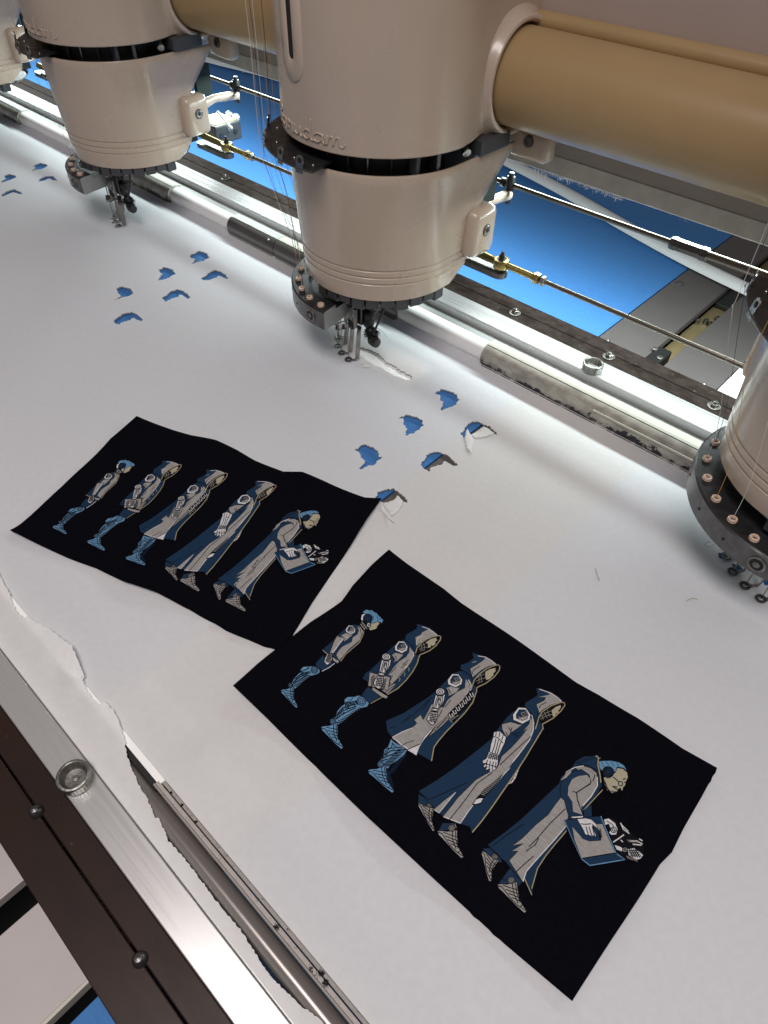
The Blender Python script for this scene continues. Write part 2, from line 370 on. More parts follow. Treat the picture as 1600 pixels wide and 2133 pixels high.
clip(xm + .001, xb, 'dark spring clip passing behind the largest sewing head', 'clip_dark', 'clip_cream', False)
xc = at(380, 398, .012)[0]; clip(xc - .16, xc, 'grey stained spring clip emerging from behind the smaller sewing head', 'clip_dirty', 'clip_cream', False)
xd = at(54, 243, .012)[0]; clip(xd - .3, xd, 'dark stained spring clip on the tube, near the cut-off sewing head', 'clip_dirty', 'aluminium', False)
p = at(570, 493, .02); bd = lathe('paper_speck', [(0, -.0012), (.0009, -.0006), (.0012, 0), (.0009, .0006), (0, .0012)], 'lint', None, 10, c=(p[0], TY - .0088, TZc + .0098), label='tiny white bead stuck on the short dark spring clip', category='speck')

# ================================================================== NEAR RAIL
nr = thing('frame_rail', 'brown and bare aluminium front rail with dark domed bolts', 'rail', (0, -.02, 0))
def nb(name, y0, y1, z0, z1, m, c=.0005): return extr_x(name, [(y + .02, z) for y, z in rect(y0, y1, z0, z1, c)], XL, XR, m, nr)
RZ = .011
yy = lambda x, y: at(x, y, RZ)[1]
Yl, Yc, Yw, Yr = [yy(100, v) for v in (1913, 1719, 1605, 1482)]
nb('brown_bar', Yl, Yc - .0005, -.0024, RZ, 'brown_anodised')
nb('brown_bar', Yc + .0005, Yw - .0001, -.0024, RZ, 'brown_anodised')
nb('aluminium_bar', Yw + .0001, Yr, -.0024, RZ + .0004, 'aluminium')
nb('aluminium_ledge', Yr + .0003, Yr + .0055, -.0024, RZ - .0012, 'aluminium')
for px, py in ((73, 1688), (289, 1997)):
    p = at(px, py, RZ + .003); bolt('bolt', p[0], p[1] + .02, RZ - .001, .0036, .0062, 'steel_dark', nr, False, 20)
p = at(152, 1622, RZ + .003); knurled('thumb_nut', p[0] + .001, p[1] + .001, RZ + .0004, .0088, .0078, 'large knurled round thumb nut resting on the bare aluminium front rail')
# tube and clip strip holding the front edge of the paper
y1 = at(560, 2060, .006)[1]; yt = at(672, 2120, .008)[1]; yk = at(735, 2130, .006)[1]
lathe('roller_tube', [(.0054, XL), (.0054, -1.), (.0054, 0), (.0054, XR)], 'tube_beige', None, 32, axis='x', c=(0, .0141, .0030), label='shiny beige metal tube showing beside the torn paper strip at the front rail', category='tube')
x2 = at(258, 1545, .008)[0]; x3 = at(345, 1625, .008)[0]
ct = thing('clip_strip', 'thin speckled strip along the front edge of the paper, caked with black lint', 'clip strip', (0, .0200, 0))
extr_x('strip', [(-.0002, .0035), (-.0002, .0094), (.0002, .0100), (.0007, .0098), (.0007, .0035)], x3 - .002, XR, 'strip_edge', ct)
extr_x('strip', [(.0010, .001), (.0010, .0090), (.0030, .0088), (.0032, .001)], x3 - .002, XR, 'strip_dirty', ct)
extr_x('strip', [(.0038, .001), (.0038, .0084), (.0056, .0070), (.0062, .001)], x3 - .002, XR, 'strip_dirty', ct)
extr_x('white_strip', [(.0020, .003), (.0020, .0088), (.0058, .0086), (.0062, .003)], XL, x3, 'white_plate', ct)
extr_x('groove', [(-.0008, .002), (-.0008, .007), (.0018, .007), (.0018, .002)], XL, x3 + .0, 'recess_shade', ct)  # black bar set in as the shade of the gap
def fuzz(name, c, r, n, m, parent=None, seed=0, **tags):
    rnd = random.Random(seed); V = []; F = []
    for i in range(n):
        d = np.array([rnd.gauss(0, 1), rnd.gauss(0, 1), abs(rnd.gauss(0, 1))]); d /= np.linalg.norm(d)
        e = np.array([rnd.gauss(0, 1), rnd.gauss(0, 1), rnd.gauss(0, 1)]) * r * .5
        a = np.array(c) + d * r * .2 * rnd.random(); b = a + d * r * rnd.uniform(.5, 1.); mid = (a + b) / 2 + e * .6
        v, f = tube_data([a, mid, b], .00012, 4, False, len(V)); V += v; F += f
    return mesh(name, V, F, m, parent, False, **tags)
rl = random.Random(3)
for k in range(10):
    t_ = rl.choice((.02, .05, .08, .12, .55, .62, .72, .8)) + rl.uniform(-.03, .06) if k < 8 else rl.random()
    p = at(350 + 400 * t_, 1640 + 495 * t_, .0095); q_ = rl.uniform(.4, 1.)
    fuzz('lint_tuft', (p[0], .0022 + rl.uniform(-.001, .0022), .0084), .0019 * q_, int(60 * q_), 'black_fuzz', ct, seed=k)

# ================================================================== PAPER
def hole(pts, ox, oy, s): return [at(ox + x / s, oy + y / s, 0)[:2] for x, y in pts]
HM = [[(960,360),(1000,370),(1050,385),(1085,410),(1095,440),(1118,450),(1095,460),(1085,490),(1040,510),(1000,520),(960,542),(950,535),(970,500),(975,470),(950,450),(945,415),(895,400),(920,385),(940,380)],
 [(660,570),(700,580),(750,595),(795,620),(805,655),(825,660),(800,675),(770,700),(720,730),(690,740),(650,755),(665,720),(670,690),(650,660),(640,610),(600,605),(640,590)],
 [(305,820),(340,830),(390,850),(425,875),(440,920),(465,930),(440,945),(400,990),(350,1000),(290,1030),(275,1025),(300,990),(325,960),(290,930),(270,880),(230,865),(265,855)],
 [(1120,735),(1145,700),(1175,660),(1215,635),(1265,630),(1310,655),(1360,675),(1400,710),(1430,745),(1400,740),(1340,695),(1310,680),(1260,715),(1215,745),(1190,740),(1170,705),(1160,730),(1150,770),(1135,765)],
 [(780,990),(815,950),(840,910),(880,885),(940,880),(1000,905),(1050,950),(1095,995),(1070,1005),(1020,975),(985,965),(960,990),(910,1000),(870,1015),(865,1045),(835,1035),(800,1010)],
 [(405,1270),(430,1220),(480,1200),(560,1190),(600,1215),(640,1250),(690,1310),(660,1310),(620,1290),(590,1255),(565,1290),(510,1305),(470,1310),(455,1290)],
 [(245,20),(300,15),(380,40),(450,80),(500,140),(560,165),(610,205),(660,230),(715,260),(700,290),(660,285),(600,265),(520,230),(450,180),(390,160),(320,110),(260,70)]]
HL = [[(1060,210),(1110,220),(1160,240),(1170,265),(1185,280),(1160,290),(1120,315),(1060,325),(1000,348),(1020,320),(1025,290),(975,280),(985,250),(1030,235)],
 [(700,378),(740,385),(800,405),(818,440),(830,450),(800,460),(770,485),(720,505),(640,520),(665,480),(690,455),(665,430),(645,405),(680,395)],
 [(270,583),(310,595),(360,605),(382,640),(395,655),(370,665),(340,685),(280,695),(190,735),(230,700),(265,685),(235,660),(215,605),(245,590)],
 [(1090,500),(1140,470),(1190,430),(1240,412),(1300,430),(1350,460),(1380,500),(1350,505),(1310,480),(1280,470),(1250,490),(1180,515),(1120,520)],
 [(680,700),(730,675),(780,630),(840,612),(900,625),(950,660),(980,695),(960,712),(920,690),(880,665),(850,695),(790,705),(740,740),(715,735)],
 [(185,940),(230,910),(280,870),(370,850),(420,870),(470,910),(490,940),(465,950),(420,930),(390,910),(350,940),(280,960),(240,990),(200,980)]]
HF = [[(280,660),(330,638),(390,650),(395,665),(350,690),(300,695),(265,710),(295,680)],
 [(30,745),(75,730),(130,745),(135,760),(90,780),(40,795),(0,808),(20,785),(50,770)],
 [(330,770),(380,748),(440,745),(480,785),(440,780),(410,765),(380,780),(320,795)],
 [(15,905),(60,875),(120,858),(180,885),(188,900),(150,895),(110,885),(60,905),(20,922)]]
HR = [[(1180,1215),(1220,1205),(1250,1235),(1230,1262),(1200,1250)], [(1300,1300),(1350,1305),(1395,1345),(1360,1370),(1320,1345)], [(1540,1425),(1600,1430),(1620,1480),(1570,1478)]]
holes = [hole(h, 680, 720, 4.) for h in HM] + [hole(h, 200, 480, 5.) for h in HL] + [hole(h, 0, 180, 4.) for h in HF] + [hole(h, 1200, 850, 4.) for h in HR]
holes = [resample(h, .0010, True, .0008) for h in holes]
def sm(t): t = min(1, max(0, t)); return t * t * (3 - 2 * t)
CREASE = [(*at(130, 1480)[:2], *at(480, 1290)[:2], .0015, .0045), (*at(250, 1500)[:2], *at(560, 1260)[:2], -.0012, .006), (*at(560, 1690)[:2], *at(700, 1560)[:2], .0013, .005), (*at(900, 1900)[:2], *at(600, 1700)[:2], -.0006, .006), (*at(1300, 1350)[:2], *at(1580, 1480)[:2], .0006, .007), (*at(100, 620)[:2], *at(560, 800)[:2], .0005, .008), (*at(820, 1040)[:2], *at(1150, 1180)[:2], .0006, .006)]
def zpaper(x, y):
    z = .0007 * math.sin(x * 19 + 1.2) * math.sin(y * 23 + x * 6) + .0004 * math.sin(x * 47 + y * 31)
    z += .0016 * math.exp(-((x + .265) / .055) ** 2 - ((y - .1) / .05) ** 2)       # soft bulges along the front edge
    z += .0013 * math.exp(-((x + .52) / .09) ** 2 - ((y - .26) / .07) ** 2)
    z += .0012 * math.exp(-((x + .16) / .05) ** 2 - ((y - .33) / .06) ** 2)
    crease = (x + .245) * .0 + (y - .07) - .9 * (x + .27)                               # one fold line running from the front edge
    z += .0007 * math.exp(-(((x + .262) + .02 * (y - .1)) / .0035) ** 2) * sm((.2 - y) / .08)
    for (ax, ay, bx_, by_, h, wd_) in CREASE:
        dx, dy = bx_ - ax, by_ - ay; L2 = dx * dx + dy * dy; t = ((x - ax) * dx + (y - ay) * dy) / L2
        if -.05 < t < 1.05:
            dd = ((x - ax) * dy - (y - ay) * dx) / math.sqrt(L2)
            z += h * math.exp(-(dd / wd_) ** 2) * sm((t + .05) / .2) * sm((1.05 - t) / .2)
    z *= sm((y - .028) / .03) * sm((.455 - y) / .04) * (1 - .6 * sm((y - .22) / .15))
    z += .0075 * sm((.062 - y) / .036)                                                  # rises to the front clip
    z += .006 * sm((y - .445) / .022)                                                   # climbs onto the far tube
    return z
pt = thing('backing_paper', 'large white backing sheet with bird-shaped cut-outs stretched across the frame', 'paper', (-.5, .24, 0))
y0p = .0258
V, F = sheet(resample([(XL + .05, y0p), (.62, y0p), (.62, .4655), (XL + .05, .4655)], .012), holes, .009, zpaper)
po = mesh('sheet', [(x + .5, y - .24, z) for x, y, z in V], F, 'paper', pt, True)
# cut edges of the holes, greyed to paint in the shade along their rims
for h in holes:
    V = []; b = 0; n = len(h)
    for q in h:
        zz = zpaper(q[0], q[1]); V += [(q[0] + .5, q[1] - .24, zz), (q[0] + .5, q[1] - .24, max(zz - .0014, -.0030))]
    mesh('cut_edge', V, [(2 * i, 2 * ((i + 1) % n), 2 * ((i + 1) % n) + 1, 2 * i + 1) for i in range(n)], 'paper_edge_shaded', pt)
# torn, lifted tabs of paper at some of the cut-outs
def flap(pts, z0, z1, ox=680, oy=720, s=4.):
    P = [at(ox + x / s, oy + y / s, .001)[:2] for x, y in pts]; n = len(P)
    hinge = (np.array(P[0]) + np.array(P[-1])) / 2
    far = max(np.linalg.norm(np.array(q) - hinge) for q in P)
    P = resample(P, .0012, True, .0003)
    V, F = sheet(P, [], .003, lambda x, y: z0 + (z1 - z0) * (np.linalg.norm(np.array([x, y]) - hinge) / far) ** 1.5)
    o = mesh('torn_flap', [(x + .5, y - .24, z) for x, y, z in V], F, 'paper', pt, True)
    q = o.modifiers.new('thick', 'SOLIDIFY'); q.thickness = .0003
flap([(1205,740),(1260,712),(1310,678),(1350,700),(1400,738),(1330,760),(1240,770)], .0008, .0022)
flap([(1150,770),(1170,705),(1200,745),(1230,790),(1205,900),(1170,860)], .0008, .003)
flap([(470,1315),(520,1300),(570,1285),(592,1255),(640,1300),(600,1380),(540,1420)], .0006, .0022)
flap([(440,1340),(470,1330),(520,1400),(565,1490),(500,1430)], .0006, .0035)
flap([(250,165),(330,150),(380,150),(360,185),(310,178)], .0004, .002)

# torn waste strip of paper lying over the front rail
Z7 = [(-400,-600),(-60,-120),(20,40),(55,95),(70,160),(110,230),(150,270),(170,256),(240,300),(300,325),(440,432),(470,450),(490,500),(512,545),(530,610),(556,652),(542,684),(580,762),(650,850),(676,826),(700,832),(750,885),(800,992),(825,1082),(840,1180),(872,1276),(920,1380),(980,1480),(1030,1600)]
Z8 = [(660,305),(700,400),(780,490),(900,650),(1000,770),(1120,960),(1250,1085),(1330,1140),(1420,1240)]
edge = [at(x / 3.2, 1200 + y / 3.2, .0125)[:2] for x, y in Z7] + [at(x / 2., 1550 + y / 2., .0125)[:2] for x, y in Z8]
edge = resample(edge, .0013, False, .0004)
yb = Yr + .0009
left = [(edge[-1][0], yb), (edge[0][0], yb)]
def zstrip(x, y):
    t = (y - yb)
    z = RZ + .0007 - .0016 * sm(t / .02) + .0005 * math.sin(x * 55 + 1) * min(1, t / .008) + .00025 * math.sin(x * 230 + y * 300)
    return z + .0014 * math.exp(-((x + .292) / .012) ** 2) * min(1, t / .012) + .0012 * math.exp(-((x + .262) / .006) ** 2) * sm((t - .008) / .01)
V, F = sheet(edge + resample(left, .01, False), [], .004, zstrip)
so = mesh('paper_strip', V, F, 'paper', None, True, label='torn strip of waste paper draped along the bare aluminium front rail', category='paper strip')
# small curled tab standing off the strip
P = [at(x / 3.2, 1200 + y / 3.2, .014)[:2] for x, y in [(445,600),(470,450),(512,540),(548,640),(530,668),(490,640)]]
V, F = sheet(resample(P, .0012, True, .0003), [], .003, lambda x, y: zstrip(x, y) + .0008 + .0016 * abs(math.sin((x + y) * 160)))
mesh('curled_tab', V, F, 'paper', so, True)

# ================================================================== BEAM AND WORK LAMP BEHIND THE HEADS
BY, BZ, BR = .495, .227, .0325
beam = thing('machine_beam', 'thick tan painted tube carrying all the sewing heads', 'beam', (0, BY, BZ))
lathe('tube', [(BR, XL), (BR, -1.), (BR, 0), (BR, XR)], 'beam_paint', beam, 64, axis='x')
yb1 = .5150; z1b = .2593
lathe('bead', [(.0064, XL), (.0064, -1.), (.0064, 0), (.0064, XR)], 'beam_paint', beam, 24, axis='x', c=(0, yb1 - BY, z1b - BZ))
box('back_panel', XL, XR, .5200 - BY, .560 - BY, .258 - BZ, .40 - BZ, 'panel_paint', beam, .001)
lh = thing('lamp_housing', 'grey lamp housing with a pale dusty lip under the tan beam', 'lamp', (0, .56, .18))
extr_x('housing', [(-.012, -.018), (-.008, -.019), (-.008, .0), (-.006, .024), (.05, .024), (.05, -.026), (.046, -.026), (.046, .0), (-.010, .0)], XL, XR, 'housing_grey', lh)
extr_x('lip', [(-.0145, -.031), (-.0100, -.0335), (-.0085, -.0325), (-.0085, -.0185), (-.0125, -.0180)], XL, XR, 'housing_lip', lh)
# lint hanging from the lip
rr = random.Random(5); V = []; F = []
for i in range(240):
    x = rr.uniform(-.33, -.24) if i < 170 else rr.uniform(-.9, .1); a = np.array([x, -.0130, -.0325]); d = np.array([rr.gauss(0, .0015), rr.gauss(0, .0012), -abs(rr.gauss(0, .0018))])
    v, f = tube_data([a, a + d * .5 + np.array([rr.gauss(0, .0006), 0, 0]), a + d], .00016, 4, False, len(V)); V += v; F += f
lo = mesh('lint', V, F, 'lint', lh, kind='stuff')

# loose strips of white paper on the table behind the rail
def ribbon(name, pts, wid, label, z=TZ + .001):
    c = spline([np.r_[at(x, y, z + h)[:2], z + h] for x, y, h in pts], 10); V = []; F = []
    for i, p in enumerate(c):
        t = c[min(i + 1, len(c) - 1)] - c[max(i - 1, 0)]; nrm = np.array([-t[1], t[0], 0]); nrm /= np.linalg.norm(nrm)
        for k in range(5):
            u = k / 4 - .5
            V.append(p + nrm * wid * u + np.array([0, 0, .005 * (1 - (2 * u) ** 2) + .0005]))
    for i in range(len(c) - 1):
        for k in range(4): F.append((i * 5 + k, (i + 1) * 5 + k, (i + 1) * 5 + k + 1, i * 5 + k + 1))
    o = mesh(name, V, F, 'paper', None, True, label=label, category='paper strip'); q = o.modifiers.new('t', 'SOLIDIFY'); q.thickness = .0004
    return o
ribbon('paper_strip', [(1020, 318, .006), (1075, 347, .005), (1180, 402, .004), (1320, 482, .004), (1440, 547, .005), (1570, 610, .008)], .026, 'white folded paper strip lying across blue table and grey plates under the steel rod')
ribbon('paper_strip', [(330, 92, .004), (440, 126, .004), (520, 146, .004), (620, 172, .004)], .03, 'white paper strip on blue table between the two beige sewing heads')

# ================================================================== RODS THAT RUN BEHIND THE HEADS
RY, RZ2 = .55, .126
rod = thing('drive_rod', 'polished steel upper rod with black coupling behind the sewing heads', 'rod', (0, RY, RZ2))
lathe('shaft', [(.0021, XL), (.0021, -1.2), (.0021, -.19)], 'rod_steel', rod, 20, axis='x')
lathe('shaft', [(.0034, -.163), (.0034, 0), (.0034, XR)], 'rod_steel', rod, 24, axis='x')
lathe('coupling', [(.0023, -.1925), (.0045, -.192), (.0052, -.190), (.0052, -.187), (.0048, -.1865), (.0048, -.166), (.0053, -.1655), (.0053, -.1615), (.0046, -.160), (.003, -.1595)], 'steel_dark', rod, 6, axis='x', smooth=False)
for xh in (-.8, -.4, 0.):
    xk = xh + .048
    lathe('clamp', [(0, -.0065), (.0036, -.0063), (.0042, -.005), (.0042, .004), (.0036, .0072), (.0026, .0078), (.0024, .0105), (0, .0108)], 'black_plastic', rod, 20, c=(xk, 0, 0))
    lathe('clamp_collar', [(.0024, xk - .010), (.004, xk - .0095), (.004, xk - .0055), (.0024, xk - .005)], 'steel_dark', rod, 16, axis='x')
LY, LZ = .500, .0805
rod2 = thing('link_rod', 'thin lower steel rod with yellow zinc rod ends between the sewing heads', 'rod', (0, LY, LZ))
for xh in (-1.2, -.8, -.4, 0.):
    x0, x1 = xh + .130, xh + .335
    tube('shaft', [(x0, 0, 0), (x1, 0, 0)], .0021, 'rod_steel', rod2, 14)
    e = tube('rod_end', [(xh + .090, 0, 0), (xh + .118, 0, 0)], .0030, 'brass_zinc', rod2, 14)
    lathe('jam_nut', [(.0022, xh + .1175), (.0046, xh + .118), (.0050, xh + .1195), (.0050, xh + .123), (.0044, xh + .1245), (.0022, xh + .125)], 'brass_zinc', e, 6, axis='x', smooth=False)
    lathe('jam_nut', [(.0022, xh + .1262), (.0042, xh + .1266), (.0046, xh + .1275), (.0046, xh + .1300), (.0022, xh + .1310)], 'steel_worn', e, 6, axis='x', smooth=False)
    lathe('eye', [(.0046, -.0042), (.0066, -.0040), (.0072, -.0030), (.0072, .0030), (.0066, .0040), (.0046, .0042)], 'brass_zinc', e, 24, c=(xh + .083, 0, 0))
    lathe('ball', [(0, -.0048), (.0044, -.0044), (.0048, 0), (.0044, .0042), (.0026, .0052), (.0026, .0085), (.0016, .0090), (.0014, .0110), (0, .0112)], 'black_plastic', e, 20, c=(xh + .083, 0, 0))
    tube('rod_end', [(xh + .036, 0, .001), (xh + .048, 0, .0005), (xh + .077, 0, 0)], [.0042, .0036, .0034], 'brass_zinc', rod2, 14)
    bm = bmesh.new()
    r = bmesh.ops.create_circle(bm, cap_ends=True, segments=28, radius=.0075)
    for v in bm.verts:
        if v.co.x < 0: v.co.x -= .048
    q = bmesh.ops.extrude_face_region(bm, geom=bm.faces[:]); bmesh.ops.translate(bm, vec=(0, 0, .005), verts=[v for v in q['geom'] if isinstance(v, bmesh.types.BMVert)])
    bmesh.ops.translate(bm, vec=(xh + .083, -.001, -.0115), verts=bm.verts[:])
    frombm('link_plate', bm, 'steel_dark', rod2)

# ================================================================== SEWING HEADS
HYC = .43
def plan(r, L, tp=0., n=56, ns=8):
    P = [(-r + tp * sm(L * (1 - i / ns) / .04), L + (0 - L) * i / ns) for i in range(ns)]
    P += [(r * math.cos(math.pi + math.pi * i / n), r * math.sin(math.pi + math.pi * i / n)) for i in range(n + 1)]
    P += [(r - tp * sm(L * (i + 1) / ns / .04), L * (i + 1) / ns) for i in range(ns)]
    return P
def ushell(name, rows, m, parent, thick=.0022, tp=0.):
    V = []; q = None
    for r, L, z in rows:
        P = plan(r, L, tp); q = len(P); V += [(x, y, z) for x, y in P]
    F = []
    for i in range(len(rows) - 1):
        for t in range(q - 1): F.append((i * q + t, i * q + t + 1, (i + 1) * q + t + 1, (i + 1) * q + t))
    o = mesh(name, V, F, m, parent, True); o.data.set_sharp_from_angle(angle=math.radians(40))
    s = o.modifiers.new('wall', 'SOLIDIFY'); s.thickness = thick; s.offset = -1
    return o
def interp(x, X, Y): return float(np.interp(x, X, Y))
def make_head():
    t = thing('sewing_head', 'x', 'sewing head', (0, HYC, 0), 'sewing heads along the beam')
    # lower cover: slightly conical shell with three grooves, cut away diagonally at the back
    rr = lambda z: interp(z, [.076, .085, .12, .16, .180], [.0688, .0703, .0728, .0757, .0772])
    LL = lambda z: interp(z, [.076, .088, .100, .136, .142, .180], [.012, .030, .034, .036, .040, .074])
    zs = [(.0762, -.0016), (.0764, -.0007), (.0770, 0)]
    for g in (.0925, .0985, .1045): zs += [(g - .0011, 0), (g - .0004, -.0009), (g + .0004, -.0009), (g + .0011, 0)]
    zs += [(z, 0) for z in np.linspace(.110, .1795, 13)] + [(.1806, -.0006), (.181, -.0016)]
    ushell('lower_cover', [(rr(z) + d, LL(z), z) for z, d in zs], 'cover', t)
    # upper cover
    zs = [(.1935, -.0018), (.1938, -.0007), (.1946, 0)] + [(z, 0) for z in np.linspace(.2, .37, 12)]
    up = ushell('upper_cover', [(.0797 + d, .125, z) for z, d in zs], 'cover', t, tp=.0085)
    # black core painting in the shade inside, with needle bars seen through the gap
    lathe('inner_core', [(.064, .150), (.064, .235)], 'recess_shade', t, 48, a0=math.pi, a1=2 * math.pi)
    box('inner_block', -.055, .055, -.01, .05, .085, .23, 'black_plastic', t)
    for a in (205, 222, 238, 251, 262, 274, 290, 303, 318):
        A = math.radians(a); tube('needle_bar', [(.0665 * math.cos(A), .0665 * math.sin(A), .165), (.0665 * math.cos(A), .0665 * math.sin(A), .21)], .0008 if a % 2 else .0014, 'steel' if a % 2 else 'black_plastic', t, 8)
    for a0, m_ in ((332, 'grey_block'), (346, 'steel_dark'), (225, 'grey_block')):
        A = math.radians(a0); box('guide_block', -.004, .004, -.002, .002, -.008, .008, m_, t, .0008).location = (.070 * math.cos(A), .070 * math.sin(A), .187)
    # logo, raised script letters following the cover
    G = {'B': [[(.15, 0), (.35, 2.0), (.9, 2.0), (1.0, 1.5), (.45, 1.1), (1.05, .85), (1.0, .1), (.1, 0)]],
         'a': [[(.85, .85), (.45, 1.), (.12, .65), (.12, .2), (.4, 0), (.7, .3), (.88, .95), (.82, .25), (1., 0), (1.18, .18)]],
         'r': [[(0, .1), (.2, .95), (.32, 1.05), (.45, .85), (.78, .9), (.8, .5), (.85, .12), (1., 0), (1.12, .18)]],
         'u': [[(0, .2), (.17, 1.), (.17, .3), (.38, 0), (.62, .3), (.78, 1.), (.78, .22), (.97, 0), (1.12, .2)]],
         'd': [[(.8, .85), (.45, 1.), (.12, .6), (.2, .1), (.5, 0), (.76, .5), (.90, 2.1), (.86, 2.2), (.80, 1.2), (.80, .2), (1., 0), (1.18, .18)]],
         'n': [[(0, .1), (.16, 1.), (.16, .0), (.32, .75), (.52, 1.), (.62, .7), (.62, .0), (.78, .75), (1., 1.), (1.08, .6), (1.1, .15), (1.3, 0), (1.5, .35)]]}
    V = []; F = []; adv = .01116; x0 = -.0513
    for i, ch in enumerate('Barudan'):
        for st in G[ch]:
            pp = []
            for x, y in spline(st, 5):
                s = x0 + (i + x + .0) * adv; A = -math.pi / 2 + s / .0797; z = .1993 + y * .0060 + s * .0
                pp.append((.0799 * math.cos(A), .0799 * math.sin(A), z))
            v, f = tube_data(pp, .00072, 6, True, len(V)); V += v; F += f
    mesh('logo', V, F, 'cover', up, True)
    # tall slot with raised surround on the left front
    def on_cyl(A, s, z, r): a = A + s / .0797; return (r * math.cos(a), r * math.sin(a), z)
    A0 = math.radians(-99.7)
    def stad(hw, zb, zt, n=10): return [(hw * math.cos(math.pi + math.pi * i / n), zb + hw + hw * math.sin(math.pi + math.pi * i / n)) for i in range(n + 1)] + [(hw, zt), (-hw, zt)]
    so_, si_ = stad(.0128, .2325, .36), stad(.0029, .2462, .36)
    sm_ = stad(.0037, .2454, .3606)
    V = [on_cyl(A0, s, z, .0797) for s, z in so_] + [on_cyl(A0, s * .93, z + .0006, .0806) for s, z in so_] + [on_cyl(A0, s, z, .0808) for s, z in sm_] + [on_cyl(A0, s, z, .0800) for s, z in si_]
    n = len(so_); F = []
    for l in range(3):
        for i in range(n): F.append((l * n + i, l * n + (i + 1) % n, (l + 1) * n + (i + 1) % n, (l + 1) * n + i))
    sl = mesh('slot_surround', V, F, 'cover', up, True)
    mesh('slot', [on_cyl(A0, s, z, .08005) for s, z in si_], [tuple(range(n))], 'recess_shade', up)  # flat black face, the slot's inner shade put into colour
    # collars round the beam at each side
    for sg in (-1, 1):
        pr = [(.056, .068), (.050, .0745), (.0450, .0778), (.0418, .0800), (.0402, .0825), (.0394, .0850), (.0382, .0868), (.0366, .0872), (.0350, .0862), (.0341, .084), (.0338, .060)]
        lathe('collar', [(r, sg * (h - .0072)) for r, h in pr], 'cover', up, 56, axis='x', c=(0, BY - HYC, BZ))
    # side bosses with socket screws
    for sg in (-1, 1):
        b = box('boss', min(sg * .062, sg * .0835), max(sg * .062, sg * .0835), .023, .054, .0985, .139, 'cover', t, .006, True)
        sc = lathe('screw', [(0, sg * .0836), (.0016, sg * .0836), (.0017, sg * .0846), (.0034, sg * .0848), (.0042, sg * .0842), (.0043, sg * .083)], 'steel_worn', b, 18, axis='x', c=(0, .0385, .1215))
        lathe('screw_socket', [(0, sg * .0849), (.0017, sg * .0849)], 'recess_shade', sc, 6, axis='x', c=(0, .0385, .1215))
        lathe('screw_seat', [(.0044, sg * .0838), (.0050, sg * .0838)], 'recess_shade', sc, 18, axis='x', c=(0, .0385, .1215))
        k = box('foot_lug', min(sg * .070, sg * .108), max(sg * .070, sg * .108), .072, .088, .169, .192, 'cover', t, .005, True)
        lathe('screw', [(0, .0708), (.0018, .0708), (.002, .0700), (.0042, .0700), (.0046, .0715), (.0046, .074)], 'steel_dark', k, 18, axis='y', c=(sg * .090, 0, .184))
    # locking pin and gusset at the right rear
    tube('lock_pin', [(.058, .020, .194), (.066, .016, .190), (.075, .012, .186)], [.0026, .0030, .0034], 'steel_worn', t, 14)
    box('hinge_plate', .054, .080, .024, .060, .1815, .193, 'grey_block', t, .001)
    # white lever reaching to the upper rod
    lev = tube('rod_lever', [(.058, .062, .121), (.050, .085, .121), (.048, .119, .1175)], [.0052, .0042, .0050], 'cover', t, 14)
    lathe('lever_bolt', [(0, -.008), (.0028, -.008), (.0032, -.0065), (.0032, -.004), (.002, -.004)], 'black_plastic', lev, 6, c=(.048, .119, .1175), smooth=False)
    box('board_edge', .058, .063, .055, .075, .130, .160, 'cable_green', t)
    # grey blocks in a row under the rim of the cover
    for i, a in enumerate(range(262, 372, 11)):
        A = math.radians(a); o = box('rim_block', -.0052, .0052, -.007, .007, -.0062, .0062, 'grey_block', t, .0008)
        o.location = (.0605 * math.cos(A), .0605 * math.sin(A), .0742 + .0016 * ((i * 7) % 3 - 1)); o.rotation_euler = (0, 0, A + math.pi / 2)
        f = box('fin', -.0004, .0004, -.0068, .006, -.0058, .0050, 'steel_dark', o); f.location = (.0058, 0, 0)
    lathe('under_plate', [(.0, .071), (.058, .071), (.062, .0745)], 'black_plastic', t, 48)
    # needle ring on the left with ceramic eyelets
    RC = (-.000, .4225 - HYC); zt = .0655; zb_ = .0475; ro = .0778; ri = .0450
    a0, a1 = math.radians(120), math.radians(278.5)
    pr = [(ri, zb_), (ri, zt - .004), (.0612, zt - .004), (.0616, zt), (ro - .0012, zt), (ro, zt - .001), (ro, zb_ + .001), (ro - .002, zb_), (ri, zb_)]
    V, F = lathe_data(pr, 60, a0, a1, 'z', (RC[0], RC[1], 0)); q = len(pr)
    mi = []
    for i in range(60):
        for k in range(q - 1): mi.append(0 if k in (3, 2, 1, 0, 4) else 1)
    F.append(tuple(range(q - 1))); F.append(tuple(60 * q + k for k in reversed(range(q - 1)))); mi += [2, 2]
    ring = mesh('needle_ring', V, F, ['ring_top', 'steel_dark', 'aluminium_dull'], t, True, midx=mi); ring.data.set_sharp_from_angle(angle=math.radians(30))
    for k, a in enumerate((181., 197.5, 213.5, 229, 244, 258, 271)):
        A = math.radians(a); c = (RC[0] + .0708 * math.cos(A), RC[1] + .0708 * math.sin(A), zt)
        lathe('eyelet', [(.0013, -.001), (.0013, .0012), (.0017, .0021), (.0024, .0023), (.0030, .0017), (.0030, .0010), (.0023, .0008), (.0031, .0004), (.0031, -.0003)], 'ceramic', ring, 18, c=c)
        lathe('eyelet_bore', [(0, .0006), (.00128, .0006)], 'recess_shade', ring, 12, c=c)  # black disc painting the shade inside the eyelet
